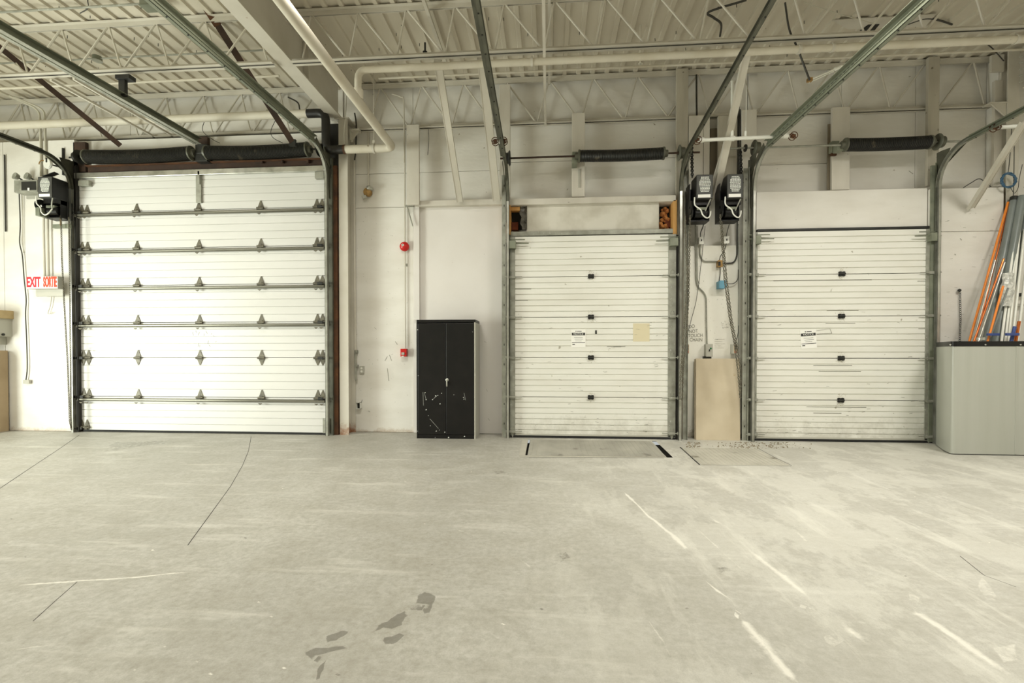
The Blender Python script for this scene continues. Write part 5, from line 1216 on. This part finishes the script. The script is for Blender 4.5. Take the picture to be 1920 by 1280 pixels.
lean((1884, 600), (1935, 350), .044, 'pvc', 'thick grey plastic pipe at the right edge of the photo', -.34, -.06)
lean((1826, 640), (1882, 485), .012, 'copper', 'short bright copper pipe crossing in front of the grey pipes', -.56, -.46)
lean((1836, 600), (1866, 488), .009, 'bright', 'thin chrome rod between the copper pipes', -.5, -.42)
lean((1848, 600), (1884, 492), .009, 'bright', 'thin chrome rod in front of the thick grey pipes', -.58, -.5)
lean((1856, 625), (1881, 536), .013, 'orange', 'short orange pipe right of the thick grey pipes', -.62, -.57)
lean((1861, 620), (1890, 540), .011, 'pvc', 'slim grey rod right of the short orange pipe', -.59, -.54)
for i, (a, b, rd) in enumerate([((1878, 638), (1905, 425), .015), ((1885, 638), (1909, 425), .014), ((1891, 638), (1913, 420), .014), ((1898, 638), (1921, 430), .015)]):
    lean(a, b, rd, 'pvcw', ('leftmost', 'second', 'third', 'rightmost')[i] + ' white plastic pipe of the wrapped bunch in the grey bin', -.55, -.22)
lean((1908, 638), (1928, 470), .016, 'pvcw', 'white plastic pipe standing apart at the right edge', -.52, -.3)
lean((1905, 636), (1911, 602), .018, 'copper', 'short copper stub at the right end of the bin', -.66, -.655)
lean((1896, 640), (1903, 612), .02, 'bluep', 'upright blue clamp bar standing at the right end of the bin', -.70, -.695)
o = MB(); rnd = random.Random(6); n1, n2 = 9, 10
for i in range(n1):
    t = i / (n1 - 1); c = P(1887 + 6 * t - 2.5, 512 + 62 * (1 - t), -.47 + .08 * t)
    for k in range(n2):
        q = 2 * pi * k / n2; rr = .06 * (.75 + .5 * rnd.random()) * (.6 + .8 * math.sin(pi * (.15 + .7 * t))); o.v.append(tuple(c + Vector((rr * math.cos(q), rr * .6 * math.sin(q), rnd.uniform(-.012, .012)))))
for i in range(n1 - 1):
    for k in range(n2): o.f.append((i * n2 + k, i * n2 + (k + 1) % n2, (i + 1) * n2 + (k + 1) % n2, (i + 1) * n2 + k)); o.sm.append(False)
single('plastic_wrap', o, 'wrap', 'crumpled clear plastic wrap around the white pipes', 'wrap')
single('blue_strap', MB().rbox((1853, 624.5, 1875, 629), -.68, -.65), 'bluep', 'blue clamp bar lying behind the short orange pipe', 'clamp', bev=.003)
single('blue_strap', MB().rbox((1888, 624, 1912, 629), -.76, -.73), 'bluep', 'blue clamp bar across the white pipes', 'clamp', bev=.003)
for px, lab in (((1900, 549, 1921, 555), 'dark shelf bar behind the white pipes, upper'), ((1900, 569, 1921, 574), 'grey shelf bar behind the white pipes, lower')):
    single('shelf_bar', MB().rbox(px, .05, .11), 'dark' if 'upper' in lab else 'offw', lab, 'bar')
p = P(1839, 636, -.7); single('pale_jar_lid', MB().lathe([(0, .001), (0, .045), (.03, .045), (.035, .04), (.035, .001)], p - Vector((0, 0, .01)), (0, 0, 1), 16), 'bright', 'pale round pipe end at the rim of the grey bin', 'cap')
# blue cable coil on the wall
c = P(1891, 338, -.1); o = MB(); pts = []
for i in range(150):
    t = i / 150 * 2 * pi * 6; pts.append(c + Vector(((.092 + .012 * math.sin(i * .9)) * math.cos(t), .012 * math.sin(i * 1.7), (.098 + .012 * math.cos(i * .7)) * math.sin(t))))
r = empty('cable_coil', c, 'coil of blue cable hanging near the corner column', 'cable'); part(r, 'coil', MB().tube(pts, .0075, 6), 'coil')
part(r, 'hanging_wire', MB().tube(smooth(pxs([(1897, 240), (1893, 300), (1890, 325)], -.1), 5), .005, 6).tube(smooth(pxs([(1902, 250), (1901, 330), (1900, 368)], -.1), 5), .005, 6).tube(smooth(pxs([(1917, 308), (1911, 335), (1909, 352), (1902, 362), (1895, 352)], -.1), 5), .004, 6), 'cable')
cable([(1806, 352), (1822, 342), (1836, 335), (1848, 342), (1858, 350)], 'cable', 'thin dark wire bent along the ledge right of the right door', .006, yy=-.02)

# ================================================================== ceiling lamps out of the picture, where the light comes from
for i, (x, y, p) in enumerate(LAMPS):
    where = '%s of the room, %s row behind the viewer' % (('far left', 'left centre', 'right centre', 'far right')[min(3, int((x + 8) / 3.8))], ('front', 'middle', 'rear')[0 if y > -6 else 1 if y > -10 else 2])
    r = empty('high_bay_lamp', (x, y, 5.0), 'white ceiling tube lamp at the ' + where, 'lamp', 'ceiling tube lamps')
    part(r, 'housing', MB().box(x - .62, x + .62, y - .22, y + .22, 5.07, 5.15), 'lamp', .006)
    for k in (-.14, 0, .14): part(r, 'tube', MB().cyl((x - .58, y + k, 5.04), (x + .58, y + k, 5.04), .016, 8), 'tube')
    part(r, 'chain', MB().cyl((x - .5, y, 5.15), (x - .5, y, 5.69), .006, 5).cyl((x + .5, y, 5.15), (x + .5, y, 5.69), .006, 5), 'galv')

# ================================================================== pieces that ride on a part of their thing
SUBS = dict(label_print='control_housing', rating_plate='control_housing', side_cover='control_housing', motor_cap='motor', exit_lettering='face', sortie_lettering='face',
            lettering='paper', black_band='paper', print_lines='paper', pull_lever='body', lettering_strip='body', rivet='rim', socket='plate', toggle='cover', button='face',
            case_front='case', label_plate='case', flap='carton_body', packing_tape='carton_body', cap_plate='web', coupling='cross_pipe', upper_stub='cross_pipe', lower_lip='rail_web')
base = lambda o: o.name.split('.')[0]
for o in list(bpy.data.objects):
    if o.parent and o.parent.parent is None and base(o) in SUBS:
        for q in o.parent.children:
            if q is not o and base(q) == SUBS[base(o)] and q.location.length < 1e-6:
                o.parent = q; break
